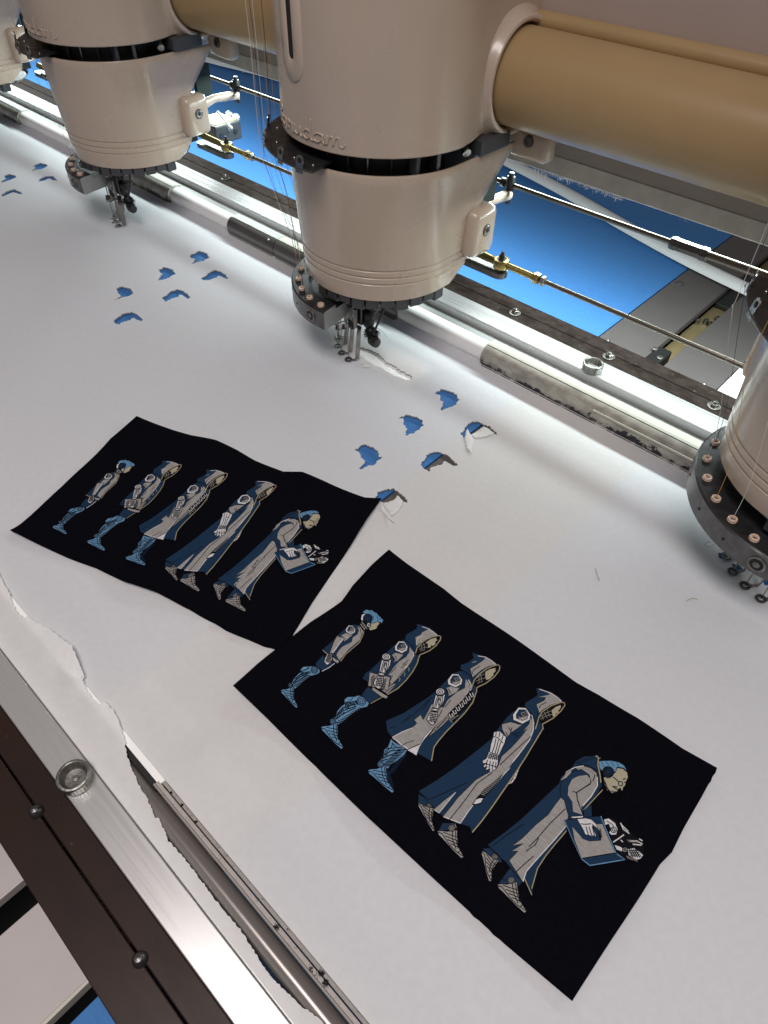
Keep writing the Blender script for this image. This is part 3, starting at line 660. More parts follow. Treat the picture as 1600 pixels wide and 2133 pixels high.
    for a in (204, 228, 248):
        A = math.radians(a); r_ = ro + .0002; P = np.array([RC[0] + r_ * math.cos(A), RC[1] + r_ * math.sin(A), .056]); d = np.array([math.cos(A), math.sin(A), 0])
        tube('pin_hole', [P - d * .001, P + d * .0001], .0011, 'recess_shade', ring, 12)
    A = math.radians(266); d = np.array([math.cos(A), math.sin(A), 0]); P = np.array([RC[0], RC[1], .0565]) + d * ro
    bs = tube('bearing', [P - d * .002, P + d * .0007], .0056, 'steel_worn', ring, 24); tube('bearing_bore', [P, P + d * .0009], .0042, 'recess_shade', bs, 20); tube('bearing_pin', [P, P + d * .0012], .0021, 'steel_worn', bs, 16)
    # presser feet: bent flat bars ending in little rings on the paper
    def foot(x, y, dx=.0085, top=.036, back=.012):
        z0 = .0012; w2 = .0030; V = []; F = []
        path = [(x + .0030, y + .0022, z0 + .0006), (x + dx * .62, y + .0040, z0 + .0010), (x + dx * .82, y + .0050, z0 + .004), (x + dx, y + .0062, top - .003), (x + dx * .9, y + .0075, top), (x + dx * .4, y + .0065, top + .0006), (x - .006, y + .002, top - .0055), (x - .0075, y + .003, top - .001)]
        path = spline(path, 5)
        for p in path:
            for s, h in ((-1, -.00045), (1, -.00045), (1, .00045), (-1, .00045)):
                V.append((p[0] + h, p[1] + s * w2 * .8, p[2] - s * w2 * .25 + abs(h) * 0))
        for i in range(len(path) - 1):
            for k in range(4): F.append((i * 4 + k, i * 4 + (k + 1) % 4, (i + 1) * 4 + (k + 1) % 4, (i + 1) * 4 + k))
        F += [(3, 2, 1, 0), tuple(4 * (len(path) - 1) + k for k in range(4))]
        o = mesh('presser_foot', V, F, 'steel_foot', t)
        lathe('foot_ring', [(.0018, 0), (.0036, 0), (.0038, .0006), (.0034, .0013), (.0022, .0013), (.0018, .0007), (.0018, 0)], 'steel_dark', o, 24, c=(x, y, z0 - .0004))
        return o
    FT = [at(px, py, .0015)[:2] - np.array([-.4, HYC]) for px, py in ((706, 702), (704, 719), (712, 734), (726, 748))]
    for k, (x, y) in enumerate(FT): foot(x, y, .0085 if k > 1 else .007, .036 if k == 3 else .030 - .002 * (3 - k))
    for k, (x, y) in enumerate(FT): tube('needle', [(x, y, .002), (x - .001, y + .001, .05)], .0005, 'steel', t, 8)
    x, y = FT[3]
    br = box('foot_bracket', x - .009, x + .010, y + .008, y + .022, .038, .062, 'steel_dark', t, .001)
    box('bracket_plate', x - .0085, x + .0075, y + .0035, y + .0055, .036, .055, 'aluminium_dull', t, .0004)
    box('bracket_gap', x - .004, x + .004, y + .0025, y + .0034, .036, .042, 'recess_shade', t)  # black block added as the shade of an opening
    for k_, (ux, uy, uz, m_) in enumerate(((-.010, .012, .060, 'black_plastic'), (.004, .015, .062, 'grey_block'), (.014, .012, .063, 'black_plastic'), (.024, .016, .064, 'steel_dark'))):
        o_ = box('clamp_block', -.004, .004, -.004, .004, -.006, .006, m_, t, .0007); o_.location = (x + ux, y + uy, uz); o_.rotation_euler = (0, .15 * k_ - .2, .3 * k_)
        tube('clamp_screw', [(0, -.0035, .001), (0, -.0050, .001)], .0016, 'steel', o_, 12)
    tube('spring_wire', spline([(x + .003, y + .004, .058), (x + .006, y + .002, .050), (x + .002, y + .003, .044), (x + .006, y + .004, .039)], 6), .0006, 'steel', t, 8)
    # black trimmer arm with brush tip
    tr = tube('trimmer_arm', spline([(x + .014, y + .022, .068), (x + .016, y + .018, .056), (x + .013, y + .014, .046), (x + .016, y + .013, .035), (x + .021, y + .012, .027)], 5), [.0034 + .0022 * abs(math.sin(i * .9)) for i in range(21)], 'black_plastic', t, 10)
    fuzz('brush', (x + .0190, y + .012, .031), .0075, 420, 'black_fuzz', tr, seed=11)
    lathe('trimmer_tip', [(0, -.005), (.0042, -.0045), (.0050, 0), (.0045, .0040), (0, .0045)], 'black_plastic', tr, 14, axis='x', c=(x + .0225, y + .012, .0255))
    tube('thread_hook', spline([(x + .032, y + .016, .066), (x + .027, y + .012, .047), (x + .024, y + .010, .038), (x + .025, y + .009, .0355), (x + .027, y + .010, .0365)], 5), .0010, 'black_plastic', t, 8)
    # thread guide plate with four chrome clips, at the level of the gap
    a0, a1 = math.radians(186), math.radians(281); n = 30
    V = []; F = []
    for z in (.1835, .1855):
        for i in range(n + 1):
            A = a0 + (a1 - a0) * i / n; V.append((.0915 * math.cos(A), .0915 * math.sin(A) - .004, z))
        for i in range(n + 1):
            A = a1 + (a0 - a1) * i / n; V.append((.060 * math.cos(A), .060 * math.sin(A) - .002, z))
    q = 2 * (n + 1); F = []
    for i in range(n):
        F.append((q + i, q + i + 1, q + q - 2 - i, q + q - 1 - i)); F.append((q - 1 - i, q - 2 - i, i + 1, i))
    for i in range(q): F.append((i, (i + 1) % q, q + (i + 1) % q, q + i))
    gp = mesh('guide_plate', V, F, 'ring_top', t)
    tube('plate_rim', [(.0918 * math.cos(a0 + (a1 - a0) * i / 24), .0918 * math.sin(a0 + (a1 - a0) * i / 24) - .004, .1845) for i in range(25)], .0009, 'steel_dark', gp, 8)
    for a in (194, 214, 236, 260, 274):
        A = math.radians(a); o = thing('x', 'x', 'x')
        bpy.data.objects.remove(o)
        bm = bmesh.new(); pts = []
        for k in range(13): th = math.pi * k / 12; pts.append((.0036 * math.cos(th), .004 + .0036 * math.sin(th)))
        pts += [(-.0036, -.0045), (.0036, -.0045)]
        vs = [bm.verts.new((u, 0, v)) for u, v in pts]; bm.faces.new(vs)
        e = bmesh.ops.extrude_face_region(bm, geom=bm.faces[:]); bmesh.ops.translate(bm, vec=(0, .0007, 0), verts=[v for v in e['geom'] if isinstance(v, bmesh.types.BMVert)])
        co = frombm('guide_clip', bm, 'steel', gp); co.location = (.0922 * math.cos(A), .0922 * math.sin(A) - .004, .1862); co.rotation_euler = (math.radians(-8), 0, A + math.pi / 2)
        lathe('clip_hole', [(0, -.0002), (.0014, -.0002), (.0018, 0)], 'recess_shade', co, 14, axis='y', c=(0, -.0002, .004))
        bolt('plate_screw', .083 * math.cos(A + .06), .083 * math.sin(A + .06) - .004, .1855, .0014, .0012, 'steel', gp, False, 10)
    # solenoid box at the back
    bxo = box('solenoid_box', -.024, .020, .100, .140, .058, .080, 'grey_block', t, .002)
    box('label_plate', -.020, .016, .104, .136, .0801, .0806, 'label_yellow', bxo)
    box('label_face', -.018, .014, .106, .134, .0807, .0810, 'label_print', bxo)
    for u, v in ((.0203, .108), (.0203, .130)): tube('screw', [(u - .0005, v, .069), (u + .0012, v, .069)], .0028, 'steel_dark', bxo, 14)
    fuzz('lint', (.012, .138, .080), .006, 90, 'lint', bxo, seed=4); fuzz('lint', (-.004, .140, .080), .005, 60, 'lint', bxo, seed=9)
    tube('cable', spline([(.030, .10, .10), (.034, .112, .082), (.026, .12, .076), (.015, .12, .07)], 6), .0016, 'lint', t, 8)
    return t
head = make_head(); head.location.x = -.4
heads = {-.4: head}
for xh in (-.8, 0., -1.2):
    h = copy_tree(head); h.location = (xh, HYC, 0); heads[xh] = h
heads[-.4]['label'] = 'beige sewing head whose presser feet stand at the long torn slit in the paper'
heads[-.8]['label'] = 'beige sewing head standing beyond the six intact blue bird cut-outs'
heads[0.]['label'] = 'beige sewing head with its dark eyelet ring beside the long stained clip'
heads[-1.2]['label'] = 'beige sewing head of which only a flank shows beyond the neighbouring head'

# threads running down to the heads
def thread(pts, m, label, group, r=.00016):
    o = tube('thread', spline([np.array(p) for p in pts], 6), r, m, None, 6); tag(o, label, 'thread', group); return o
rt = random.Random(21)
for xh, cols in ((-.4, ['thread_gold', 'thread_gold', 'thread_white', 'thread_tan', 'thread_white', 'thread_dark', 'thread_gold']), (-.8, ['thread_white', 'thread_dark', 'thread_white', 'thread_tan'])):
    for k, cmt in enumerate(cols):
        A = math.radians((194, 200, 214, 222, 236, 246, 206)[k]); r1 = .0955
        px, py = r1 * math.cos(A), r1 * math.sin(A) - .004 + HYC
        top = (xh + px - .012 + rt.uniform(-.012, .014), py - .004 + rt.uniform(-.004, .008), .40)
        A2 = math.radians((181., 197.5, 213.5, 229, 244, 258, 213.5)[k]); ex, ey = .0708 * math.cos(A2), .0708 * math.sin(A2) - .0075 + HYC
        thread([top, (xh + px * .995, py, .29), (xh + px, py, .19), (xh + px * .985, py + .001, .17), (xh + ex * 1.05, ey - .002, .10), (xh + ex, ey, .0660)], cmt, ('fine %s thread hanging past the guide plate of the head at the torn slit' if xh == -.4 else 'fine %s thread hanging beside the sewing head beyond the blue bird cut-outs') % cmt.split('_')[1], 'threads at the %s head' % ('large' if xh == -.4 else 'small'))
thread([(-.44, .335, .40), (-.4365, .347, .30), (-.4355, .3455, .2), (-.437, .345, .185), (-.432, .352, .15), (-.427, .353, .10), (-.4235, .356, .066)], 'thread_dark', 'single dark thread lying against the front of the head at the torn slit', None, .0002)
for k, (cmt, dx, a) in enumerate((('thread_dark', .0, 181), ('thread_white', .0012, 197.5), ('thread_gold', .004, 229), ('thread_white', .006, 244))):
    A = math.radians(a); A2 = math.radians(a); px, py = .096 * math.cos(A), .096 * math.sin(A) - .004 + HYC; ex, ey = .0708 * math.cos(A2), .0708 * math.sin(A2) - .0075 + HYC
    thread([(px - .004 + dx, py - .004, .36), (px, py, .188), (px * .99, py, .17), (ex * 1.06, ey - .002, .10), (ex, ey, .066)], cmt, 'fine %s thread running down to the eyelet ring beside the stained clip' % cmt.split('_')[1], 'threads at ring head')
# loose ends near the presser feet
def px3(x, y, z): return tuple(at(x, y, z))
thread([px3(686, 688, .046), px3(692, 704, .03), px3(704, 719, .002)], 'thread_white', 'thin thread slanting from eyelet ring to presser foot at the torn slit', None, .00014)
thread([px3(768, 690, .03), px3(780, 682, .02), px3(793, 688, .012), px3(806, 702, .003)], 'thread_dark', 'loose curled dark thread end beside the black trimmer brush', None, .00014)
thread([px3(776, 700, .02), px3(778, 708, .012), px3(775, 718, .003)], 'thread_gold', 'short gold thread end hanging from the black trimmer brush', None, .00014)
thread([px3(1478, 1128, .03), px3(1468, 1133, .02), px3(1475, 1138, .02), px3(1490, 1133, .03)], 'thread_dark', 'tiny looped thread below the ring beside the stained clip', None, .00012)
for (a, b, c_) in (((1241, 1184), (1244, 1195), (1249, 1209)), ((1430, 1252), (1442, 1246), (1453, 1248))):
    thread([px3(*a, .0016), px3(*b, .0022), px3(*c_, .0016)], 'thread_tan', 'stray fibre lying on the white paper', 'stray fibres', .0002)

# ================================================================== EMBROIDERED PATCHES
P2C = [at(*p, .002)[:2] for p in ((810, 1152), (487, 1433), (1192, 2085), (1492, 1602))]
P1C = [at(*p, .002)[:2] for p in ((287, 873), (25, 1110), (577, 1352), (795, 1040))]
def bil(C, u, v): return C[0] * (1 - u) * (1 - v) + C[3] * u * (1 - v) + C[1] * (1 - u) * v + C[2] * u * v
def inv(C, p):
    u = v = .5
    for _ in range(12):
        e = bil(C, u, v) - p; du = (C[3] - C[0]) * (1 - v) + (C[2] - C[1]) * v; dv = (C[1] - C[0]) * (1 - u) + (C[2] - C[3]) * u
        s = np.linalg.solve(np.array([du, dv]).T, -e); u += s[0]; v += s[1]
    return u, v
O2 = [(810,1152),(850,1180),(925,1228),(962,1257),(1040,1310),(1130,1372),(1200,1420),(1250,1447),(1330,1497),(1420,1561),(1492,1602),(1462,1660),(1425,1725),(1400,1775),(1375,1800),(1330,1872),(1270,1963),(1192,2085),(1120,2024),(1050,1965),(900,1828),(760,1697),(650,1588),(560,1500),(487,1433),(540,1392),(600,1348),(650,1302),(712,1254),(735,1222),(775,1182)]
O1 = [(287,873),(340,888),(400,907),(450,919),(495,938),(530,956),(590,981),(630,984),(700,1013),(760,1036),(795,1040),(765,1083),(730,1138),(690,1195),(650,1255),(620,1305),(600,1335),(577,1352),(540,1341),(470,1312),(400,1275),(330,1240),(260,1215),(200,1182),(140,1160),(80,1135),(25,1110),(70,1070),(130,1016),(190,955),(230,914)]
OV = at(585, 1345, 0)[:2]
def zp2(x, y):
    u, v = inv(P2C, np.array([x, y])); e = [v, 1 - v, u * 1.63, (1 - u) * 1.63]
    z = .0011 + .0006 * math.sin(u * 5 + 1) * math.sin(v * 4)
    k = [.5 + .5 * math.sin(u * 15 + .5), .5 + .5 * math.sin(u * 11 + 2), .5 + .5 * math.sin(v * 9 + 1), .5 + .5 * math.sin(v * 8 + 3)]
    for a, b, A in zip(e, k, (.0022, .0016, .0036, .0022)): z += A * b * math.exp(-max(a, 0) / .11)
    d = np.array([x, y]) - OV
    return z + max(0., zpaper(x, y)) + .0050 * math.exp(-(d @ d) / .042 ** 2)
def zp1(x, y):
    u, v = inv(P1C, np.array([x, y])); e = [v, 1 - v, u * 1.63, (1 - u) * 1.63]
    z = .0010 + .0006 * math.sin(u * 5 + 2) * math.sin(v * 5 + 1)
    k = [.5 + .5 * math.sin(u * 16 + 2.5), .5 + .5 * math.sin(u * 13 + 1), .5 + .5 * math.sin(v * 9 + 2), .5 + .5 * math.sin(v * 9)]
    for a, b, A in zip(e, k, (.0022, .0030, .0024, .0026)): z += A * b * math.exp(-max(a, 0) / .11)
    d = np.array([x, y]) - OV
    f = 1 - math.exp(-(d @ d) / .045 ** 2)
    return .0008 + (z - .0008) * f + max(0., zpaper(x, y))
OPS = []
CUR = [0, 0, 1., 0]
def fig(k, ox, oy, s): CUR[:] = [ox, oy, s, k]
def cv(pts): return [(CUR[0] + x / CUR[2], CUR[1] + y / CUR[2]) for x, y in pts]
def p(sub, col, pts, ol=1.0): OPS.append((CUR[3], sub, col, 'fill', cv(pts), 0)); ol and OPS.append((CUR[3], sub, 'K', 'loop', cv(pts), ol))
def l(sub, col, pts, wd=1.6): OPS.append((CUR[3], sub, col, 'line', cv(pts), wd))
def circ(sub, col, x, y, r, ry=None, ol=1.2, n=18): p(sub, col, [(x + r * math.cos(2 * math.pi * i / n), y + (ry or r) * math.sin(2 * math.pi * i / n)) for i in range(n)], ol)
def ringl(sub, col, x, y, r, wd=1.2, n=16): l(sub, col, [(x + r * math.cos(2 * math.pi * i / n), y + r * math.sin(2 * math.pi * i / n)) for i in range(n + 1)], wd)
SHOE = [(210,1250),(250,1245),(300,1250),(340,1238),(392,1230),(400,1290),(415,1370),(440,1430),(485,1495),(466,1516),(390,1450),(310,1370),(262,1322),(225,1290)]
SHL = [[(215,1262),(255,1275),(290,1320),(345,1392),(410,1450),(478,1492)], [(262,1258),(330,1282),(400,1300)], [(285,1295),(345,1318),(408,1338)], [(312,1332),(365,1352),(416,1375)], [(345,1372),(390,1388),(432,1412)], [(350,1245),(362,1330),(405,1425)], [(378,1240),(392,1330),(425,1415)], [(425,1462),(440,1440)]]
def shoe(sub, col, heel, toe, ank, flat=False):
    """template shoe mapped by heel, toe and ankle"""
    S = np.array([(212, 1258, 1), (478, 1506, 1), (366, 1236, 1)], float); T = np.array([heel, toe, ank], float); A = np.linalg.solve(S, T)
    f = lambda P: [tuple(np.array([x, y, 1.]) @ A) for x, y in P]
    p(sub, col, f(SHOE))
    for q in SHL: l(sub, 'K', f(q), 1.25)
    c = f([(338, 1212)])[0]; r = np.linalg.norm(np.array(f([(370, 1212)])[0]) - np.array(c))
    circ(sub, col, c[0], c[1], r, ol=1.1); ringl(sub, 'K', c[0], c[1], r * .66, 1.1); ringl(sub, 'K', c[0], c[1], r * .28, .9)
def leg(sub, pts, knee, kr, hatch):
    """mechanical leg: blue outline, knee rings, cable hatching"""
    p(sub, 'B', pts)
    if knee:
        circ(sub, 'B', knee[0], knee[1], kr, ol=1.3); ringl(sub, 'K', knee[0], knee[1], kr * .66, 1.2); ringl(sub, 'K', knee[0], knee[1], kr * .3, 1.)
    for q in hatch: l(sub, 'K', q, 1.7)
def hatchband(sub, a, b, w, n, col='K', wd=1.1, slant=.5):
    a = np.array(a, float); b = np.array(b, float); d = (b - a) / np.linalg.norm(b - a); nn = np.array([-d[1], d[0]])
    for i in range(n):
        c = a + (b - a) * (i + .5) / n; l(sub, col, [tuple(c - nn * w / 2 - d * w * slant), tuple(c + nn * w / 2 + d * w * slant)], wd)
def grid(sub, pts, na, nb, wd=1.0):
    """black joint lines over a quad given as 4 corners"""
    A, B, C, D = [np.array(q, float) for q in pts]
    for i in range(1, na): t = i / na; l(sub, 'K', [tuple(A + (B - A) * t), tuple((A + (B - A) * t + D + (C - D) * t) / 2 + (A - D) * .02), tuple(D + (C - D) * t)], wd)
    for i in range(1, nb): t = i / nb; l(sub, 'K', [tuple(A + (D - A) * t), tuple(B + (C - B) * t)], wd)
def arm(dx, dy, s, sub='arm'):
    f = lambda P: [(858 + (x - 858) * s + dx, 475 + (y - 475) * s + dy) for x, y in P]
    p(sub, 'W', f([(805,505),(830,520),(880,522),(915,498),(905,570),(880,620),(850,668),(810,664),(772,650),(782,590),(795,540)]))
    for q in ([(828,520),(806,580),(790,650)], [(845,525),(822,580),(806,652)], [(868,525),(858,590),(838,662)], [(890,515),(880,590),(850,662)], [(842,540),(832,600),(846,645),(858,590),(850,540)]): l(sub, 'K', f(q), 1.3)
    circ(sub, 'W', *f([(858, 470)])[0], 54 * s, 44 * s, ol=1.6); ringl(sub, 'K', *f([(858, 472)])[0], 30 * s, 1.3); ringl(sub, 'K', *f([(858, 472)])[0], 12 * s, 1.2)
    p(sub, 'T', f([(765,658),(838,668),(826,708),(754,696)]), 1.5); p(sub, 'W', f([(776,668),(820,674),(814,698),(770,690)]), 1.)
    p(sub, 'W', f([(745,705),(822,716),(824,770),(802,832),(768,866),(725,842),(698,792),(720,742)]), 1.4)
    grid(sub, f([(735,712),(822,722),(806,842),(716,832)]), 5, 6, 1.25)
def badge(x, y, s, sub='badge'):
    f = lambda P: [(x + a * s, y + b * s) for a, b in P]
    p(sub, 'W', f([(-80,-10),(-30,-75),(40,-72),(85,-10),(75,40),(10,75),(-75,40)]), 1.3)
    p(sub, 'N', f([(-48,-8),(-18,-55),(38,-52),(62,-8),(50,28),(8,44),(-45,25)]), 1.)
    p(sub, 'T', f([(-40,28),(20,8),(62,-6),(50,28),(8,44)]), .8)
    l(sub, 'T', f([(-28,5),(-12,22),(8,12)]), 1.); l(sub, 'Y', f([(-2,-20),(14,4),(34,-10),(26,-28),(6,-28),(-2,-20)]), 1.1); l(sub, 'T', f([(30,-42),(48,-30),(52,-8)]), 1.)

# ---- figure 1: youth with blue hair
fig(1, 570, 1260, 6.6667)
leg('leg', [(560,880),(610,890),(650,935),(640,965),(600,990),(520,1012),(450,1062),(380,1122),(310,1182),(262,1195),(210,1150),(260,1100),(290,1050),(350,990),(385,965),(375,940),(420,900),(490,888)], (570, 930), 46, [[(385,960),(450,935),(500,905)], [(300,1060),(400,985),(510,955)], [(270,1110),(360,1040),(480,975)], [(250,1150),(340,1085),(470,1000)], [(235,1140),(275,1175)]])
hatchband('leg', (500, 1000), (300, 1160), 40, 9, wd=1.5); hatchband('leg', (520, 965), (400, 1010), 26, 5, wd=1.3); hatchband('leg', (380, 1010), (250, 1140), 30, 6, wd=1.3, slant=-.3); ringl('leg', 'K', 405, 990, 20, 1.2)
p('leg', 'B', [(375,940),(420,898),(490,892),(470,925),(400,955)])
p('trousers', 'N', [(690,730),(720,780),(850,830),(800,872),(680,945),(640,910),(590,880),(590,840)]); l('trousers', 'W', [(850,832),(770,895),(675,946)], 1.4)
p(None, 'N', [(1060,300),(1110,285),(1180,290),(1250,380),(1240,420),(1190,530),(1100,610),(1000,700),(925,800),(850,780),(830,740),(740,700),(700,640),(790,560),(830,520),(870,460),(940,400),(1000,340)])
l(None, 'T', [(685,662),(735,705),(765,722)], 1.6)
p(None, 'T', [(1160,310),(1200,330),(1240,380),(1200,500),(1120,570),(1040,640),(970,730),(912,792),(870,725),(888,680),(940,612),(1000,572),(1080,532),(1100,462),(1160,422),(1182,370)], .7)
p(None, 'T', [(1180,292),(1215,320),(1250,380),(1225,420),(1205,350)], .9)
l(None, 'Y', [(1252,378),(1242,422),(1192,532),(1102,612),(1002,702),(932,802)], 1.5)
p(None, 'T', [(815,750),(915,800),(892,836),(830,802)])
p('sleeve', 'T', [(930,450),(1000,410),(1090,418),(1125,395),(1090,440),(1020,505),(975,530),(985,490),(960,465)], .8)
badge(1068, 362, .86)
p('arm', 'T', [(880,460),(960,475),(972,500),(920,562),(870,642),(822,702),(780,702),(810,620),(840,540)]); l('arm', 'W', [(962,482),(966,502),(915,562),(862,642),(822,696)], 1.8)
p('arm', 'W', [(750,708),(815,716),(812,790),(792,832),(742,862),(705,822),(720,768)]); grid('arm', [(752,712),(815,722),(795,835),(712,828)], 5, 6, 1.2)
p('head', 'K', [(1195,270),(1225,230),(1290,270),(1310,330),(1260,370),(1220,330)], 0)
for q in ([(1205,275),(1250,330),(1262,362)], [(1222,240),(1262,290),(1300,345)], [(1240,262),(1215,300)], [(1270,280),(1238,330)], [(1292,300),(1258,350)]): l('head', 'T', q, 1.2)
p('head', 'S', [(1350,268),(1400,250),(1450,238),(1476,265),(1442,300),(1436,330),(1415,345),(1400,350),(1345,366),(1320,340),(1345,300)])
p('head', 'B', [(1235,112),(1262,88),(1290,74),(1330,84),(1362,80),(1400,108),(1430,118),(1452,146),(1482,168),(1500,196),(1526,214),(1504,262),(1480,245),(1462,248),(1442,236),(1390,262),(1350,262),(1372,190),(1330,140),(1262,132)])
for q in ([(1400,110),(1440,180),(1450,235)], [(1330,90),(1380,150),(1392,220)], [(1460,160),(1475,215)]): l('head', 'N', q, 1.)
p('head', 'W', [(1212,200),(1222,150),(1262,130),(1340,142),(1372,168),(1300,152),(1250,182),(1242,232),(1215,222)])
circ('head', 'N', 1308, 198, 62, ol=1.6); ringl('head', 'K', 1308, 198, 44, 1.2); ringl('head', 'K', 1308, 198, 24, 1.2)
circ('head', 'W', 1322, 290, 28, 32); ringl('head', 'K', 1326, 292, 12, 1.2)
shoe('shoe', 'B', (108, 1222), (332, 1432), (262, 1172))

# ---- figure 2: hooded walker in a short jacket, holding a book
fig(2, 660, 1290, 5.9259)
leg('leg', [(550,940),(610,985),(648,1030),(620,1075),(560,1085),(480,1130),(400,1190),(330,1250),(270,1290),(225,1290),(172,1245),(230,1190),(250,1130),(300,1070),(345,1040),(335,1000),(372,960),(450,955),(510,935)], (552, 1003), 54, [[(345,1035),(420,1020),(500,1000)], [(255,1160),(330,1090),(470,1040)], [(225,1200),(330,1120),(490,1065)], [(205,1240),(330,1160),(480,1085)], [(405,1025),(430,1060)], [(440,1010),(470,1060)], [(475,1000),(505,1050)], [(240,1225),(300,1180),(340,1140)]])
hatchband('leg', (560, 1085), (260, 1275), 48, 12, wd=1.5); hatchband('leg', (500, 1030), (360, 1060), 34, 6, wd=1.3); hatchband('leg', (330, 1090), (210, 1235), 40, 7, wd=1.3, slant=-.3); ringl('leg', 'K', 375, 1070, 24, 1.3); ringl('leg', 'K', 195, 1245, 16, 1.1)
p('leg', 'B', [(338,1010),(345,985),(380,958),(452,955),(420,1000),(362,1025)])
p('trousers', 'N', [(630,830),(700,860),(790,925),(770,965),(650,1030),(600,985),(555,935),(590,880)]); l('trousers', 'Y', [(800,962),(735,995),(665,1036)], 1.4)
p(None, 'N', [(1030,265),(1075,245),(1140,260),(1200,330),(1215,420),(1260,450),(1235,540),(1180,640),(1100,740),(1000,840),(900,920),(850,900),(640,780),(560,730),(600,670),(700,590),(770,520),(830,440),(900,370),(960,310)])
l(None, 'K', [(575,700),(630,740)], 1.2); l(None, 'K', [(640,640),(700,620)], 1.)
p(None, 'T', [(1145,335),(1190,390),(1200,450),(1150,540),(1080,620),(1000,710),(930,800),(895,770),(920,690),(880,690),(940,600),(1010,520),(1100,460),(1140,400)], .7)
for q in ([(1115,545),(1040,600)], [(1130,500),(1060,560)], [(985,580),(915,660)], [(935,690),(905,760)]): l(None, 'K', q, 1.1)
l(None, 'W', [(1190,400),(1196,450),(1150,532),(1085,600)], 1.8); l(None, 'Y', [(1205,440),(1130,560),(1040,680),(900,810)], 1.4)
l(None, 'Y', [(1268,440),(1240,540),(1185,640),(1105,745),(1000,850),(870,925)], 1.8)
for q in ([(1120,590),(1140,600),(1135,640)], [(1075,655),(1090,670),(1080,700)], [(1015,720),(1030,735),(1015,765)]): l(None, 'T', q, 1.3)
p(None, 'T', [(690,835),(880,950),(855,978),(800,958),(680,870)]); p(None, 'T', [(800,875),(960,790),(985,800),(870,920)], .8); l(None, 'K', [(840,905),(975,800)], 1.1)
p('sleeve', 'T', [(925,440),(970,410),(1060,430),(1085,405),(1060,450),(1000,510),(950,530),(960,490)], .8); l('sleeve', 'K', [(960,450),(990,490)], 1.2); l('sleeve', 'K', [(930,450),(970,510)], 1.4)
badge(1040, 345, 1.0)
p('hood', 'N', [(1235,55),(1310,75),(1400,110),(1470,160),(1520,215),(1500,215),(1290,300),(1215,400),(1185,320),(1090,250),(1100,190),(1170,150),(1235,110)])
p('hood', 'T', [(1385,115),(1450,160),(1500,205),(1420,215),(1340,250),(1270,300),(1225,330),(1215,220),(1280,190),(1300,160)], .7); l('hood', 'W', [(1300,92),(1380,118),(1440,160),(1485,200)], 1.5); l('hood', 'W', [(1230,290),(1245,230),(1310,205)], 1.)
p('face', 'K', [(1240,400),(1260,330),(1330,270),(1430,225),(1500,215),(1500,290),(1420,370),(1320,430),(1270,440)], 0)
p('face', 'S', [(1340,285),(1400,245),(1470,225),(1490,262),(1465,280),(1468,310),(1432,335),(1418,320),(1405,350),(1365,355),(1370,310)])
for q in ([(1255,345),(1300,320),(1345,300)], [(1262,370),(1310,350),(1358,345)], [(1275,390),(1330,375)], [(1310,290),(1330,330),(1325,380)], [(1290,310),(1300,380)]): l('face', 'T', q, .75)
l('hood', 'Y', [(1218,420),(1240,350),(1290,290),(1370,240),(1450,212),(1515,205),(1532,225),(1520,262),(1470,330),(1390,390),(1270,440),(1268,462)], 1.9)
p('book', 'T', [(652,660),(905,715),(880,876),(632,825)]); hatchband('book', (690, 700), (690, 830), 46, 7, wd=1.1); hatchband('book', (838, 740), (815, 870), 46, 7, wd=1.1)
arm(0, 0, 1.)
shoe('shoe', 'B', (55, 1340), (318, 1590), (225, 1290))

# ---- figure 3: hooded walker in a knee-length coat
fig(3, 760, 1350, 5.3333)
leg('leg', [(290,1000),(340,1040),(410,1080),(470,1130),(430,1190),(350,1250),(290,1290),(260,1330),(210,1330),(140,1270),(200,1200),(215,1120),(260,1080)], None, 0, [[(250,1110),(330,1090),(410,1100)], [(210,1180),(300,1130),(400,1130)], [(190,1220),(280,1180),(370,1150)], [(180,1250),(250,1225)], [(300,1040),(330,1080)], [(230,1130),(250,1190)]])
hatchband('leg', (420, 1110), (225, 1310), 70, 12, wd=1.5); hatchband('leg', (270, 1100), (170, 1240), 44, 7, wd=1.3, slant=-.3); ringl('leg', 'K', 320, 1090, 24, 1.3); ringl('leg', 'B', 320, 1090, 16, 1.6); ringl('leg', 'K', 160, 1260, 16, 1.)
hatchband('leg', (440, 1175), (280, 1390), 46, 12, 'N', .9)
p(None, 'N', [(990,275),(1060,250),(1150,260),(1200,340),(1245,440),(1235,500),(1190,600),(1100,720),(1000,820),(900,930),(810,1030),(760,1110),(745,1250),(600,1170),(400,1080),(300,980),(250,920),(235,800),(420,720),(560,630),(700,540),(780,480),(860,400),(940,320)])
for q in ([(720,560),(600,680),(460,800)], [(740,540),(640,680)], [(270,885),(360,860)], [(410,830),(500,740)]): l(None, 'K', q, 1.)
p(None, 'T', [(1120,340),(1165,390),(1172,460),(1130,550),(1050,640),(950,720),(860,800),(790,860),(720,940),(650,1020),(600,1110),(575,1185),(400,1080),(305,985),(420,920),(520,880),(580,830),(550,790),(620,735),(650,790),(690,720),(740,620),(800,600),(870,660),(920,570),(1030,480),(1110,440)], .7)
p(None, 'W', [(740,890),(660,980),(620,1060),(470,1125),(575,1185),(610,1090),(660,1010),(745,910)], .6)
l(None, 'W', [(1150,350),(1180,400),(1178,470),(1130,560)], 1.8); l(None, 'W', [(306,985),(420,922),(530,880)], 1.4); l(None, 'W', [(310,990),(460,1100),(575,1183)], 1.6)
for q in ([(415,1075),(470,1045),(545,1020)], [(470,1125),(540,1090),(610,1060)], [(960,570),(890,650)], [(860,680),(820,760)]): l(None, 'K', q, 1.1)
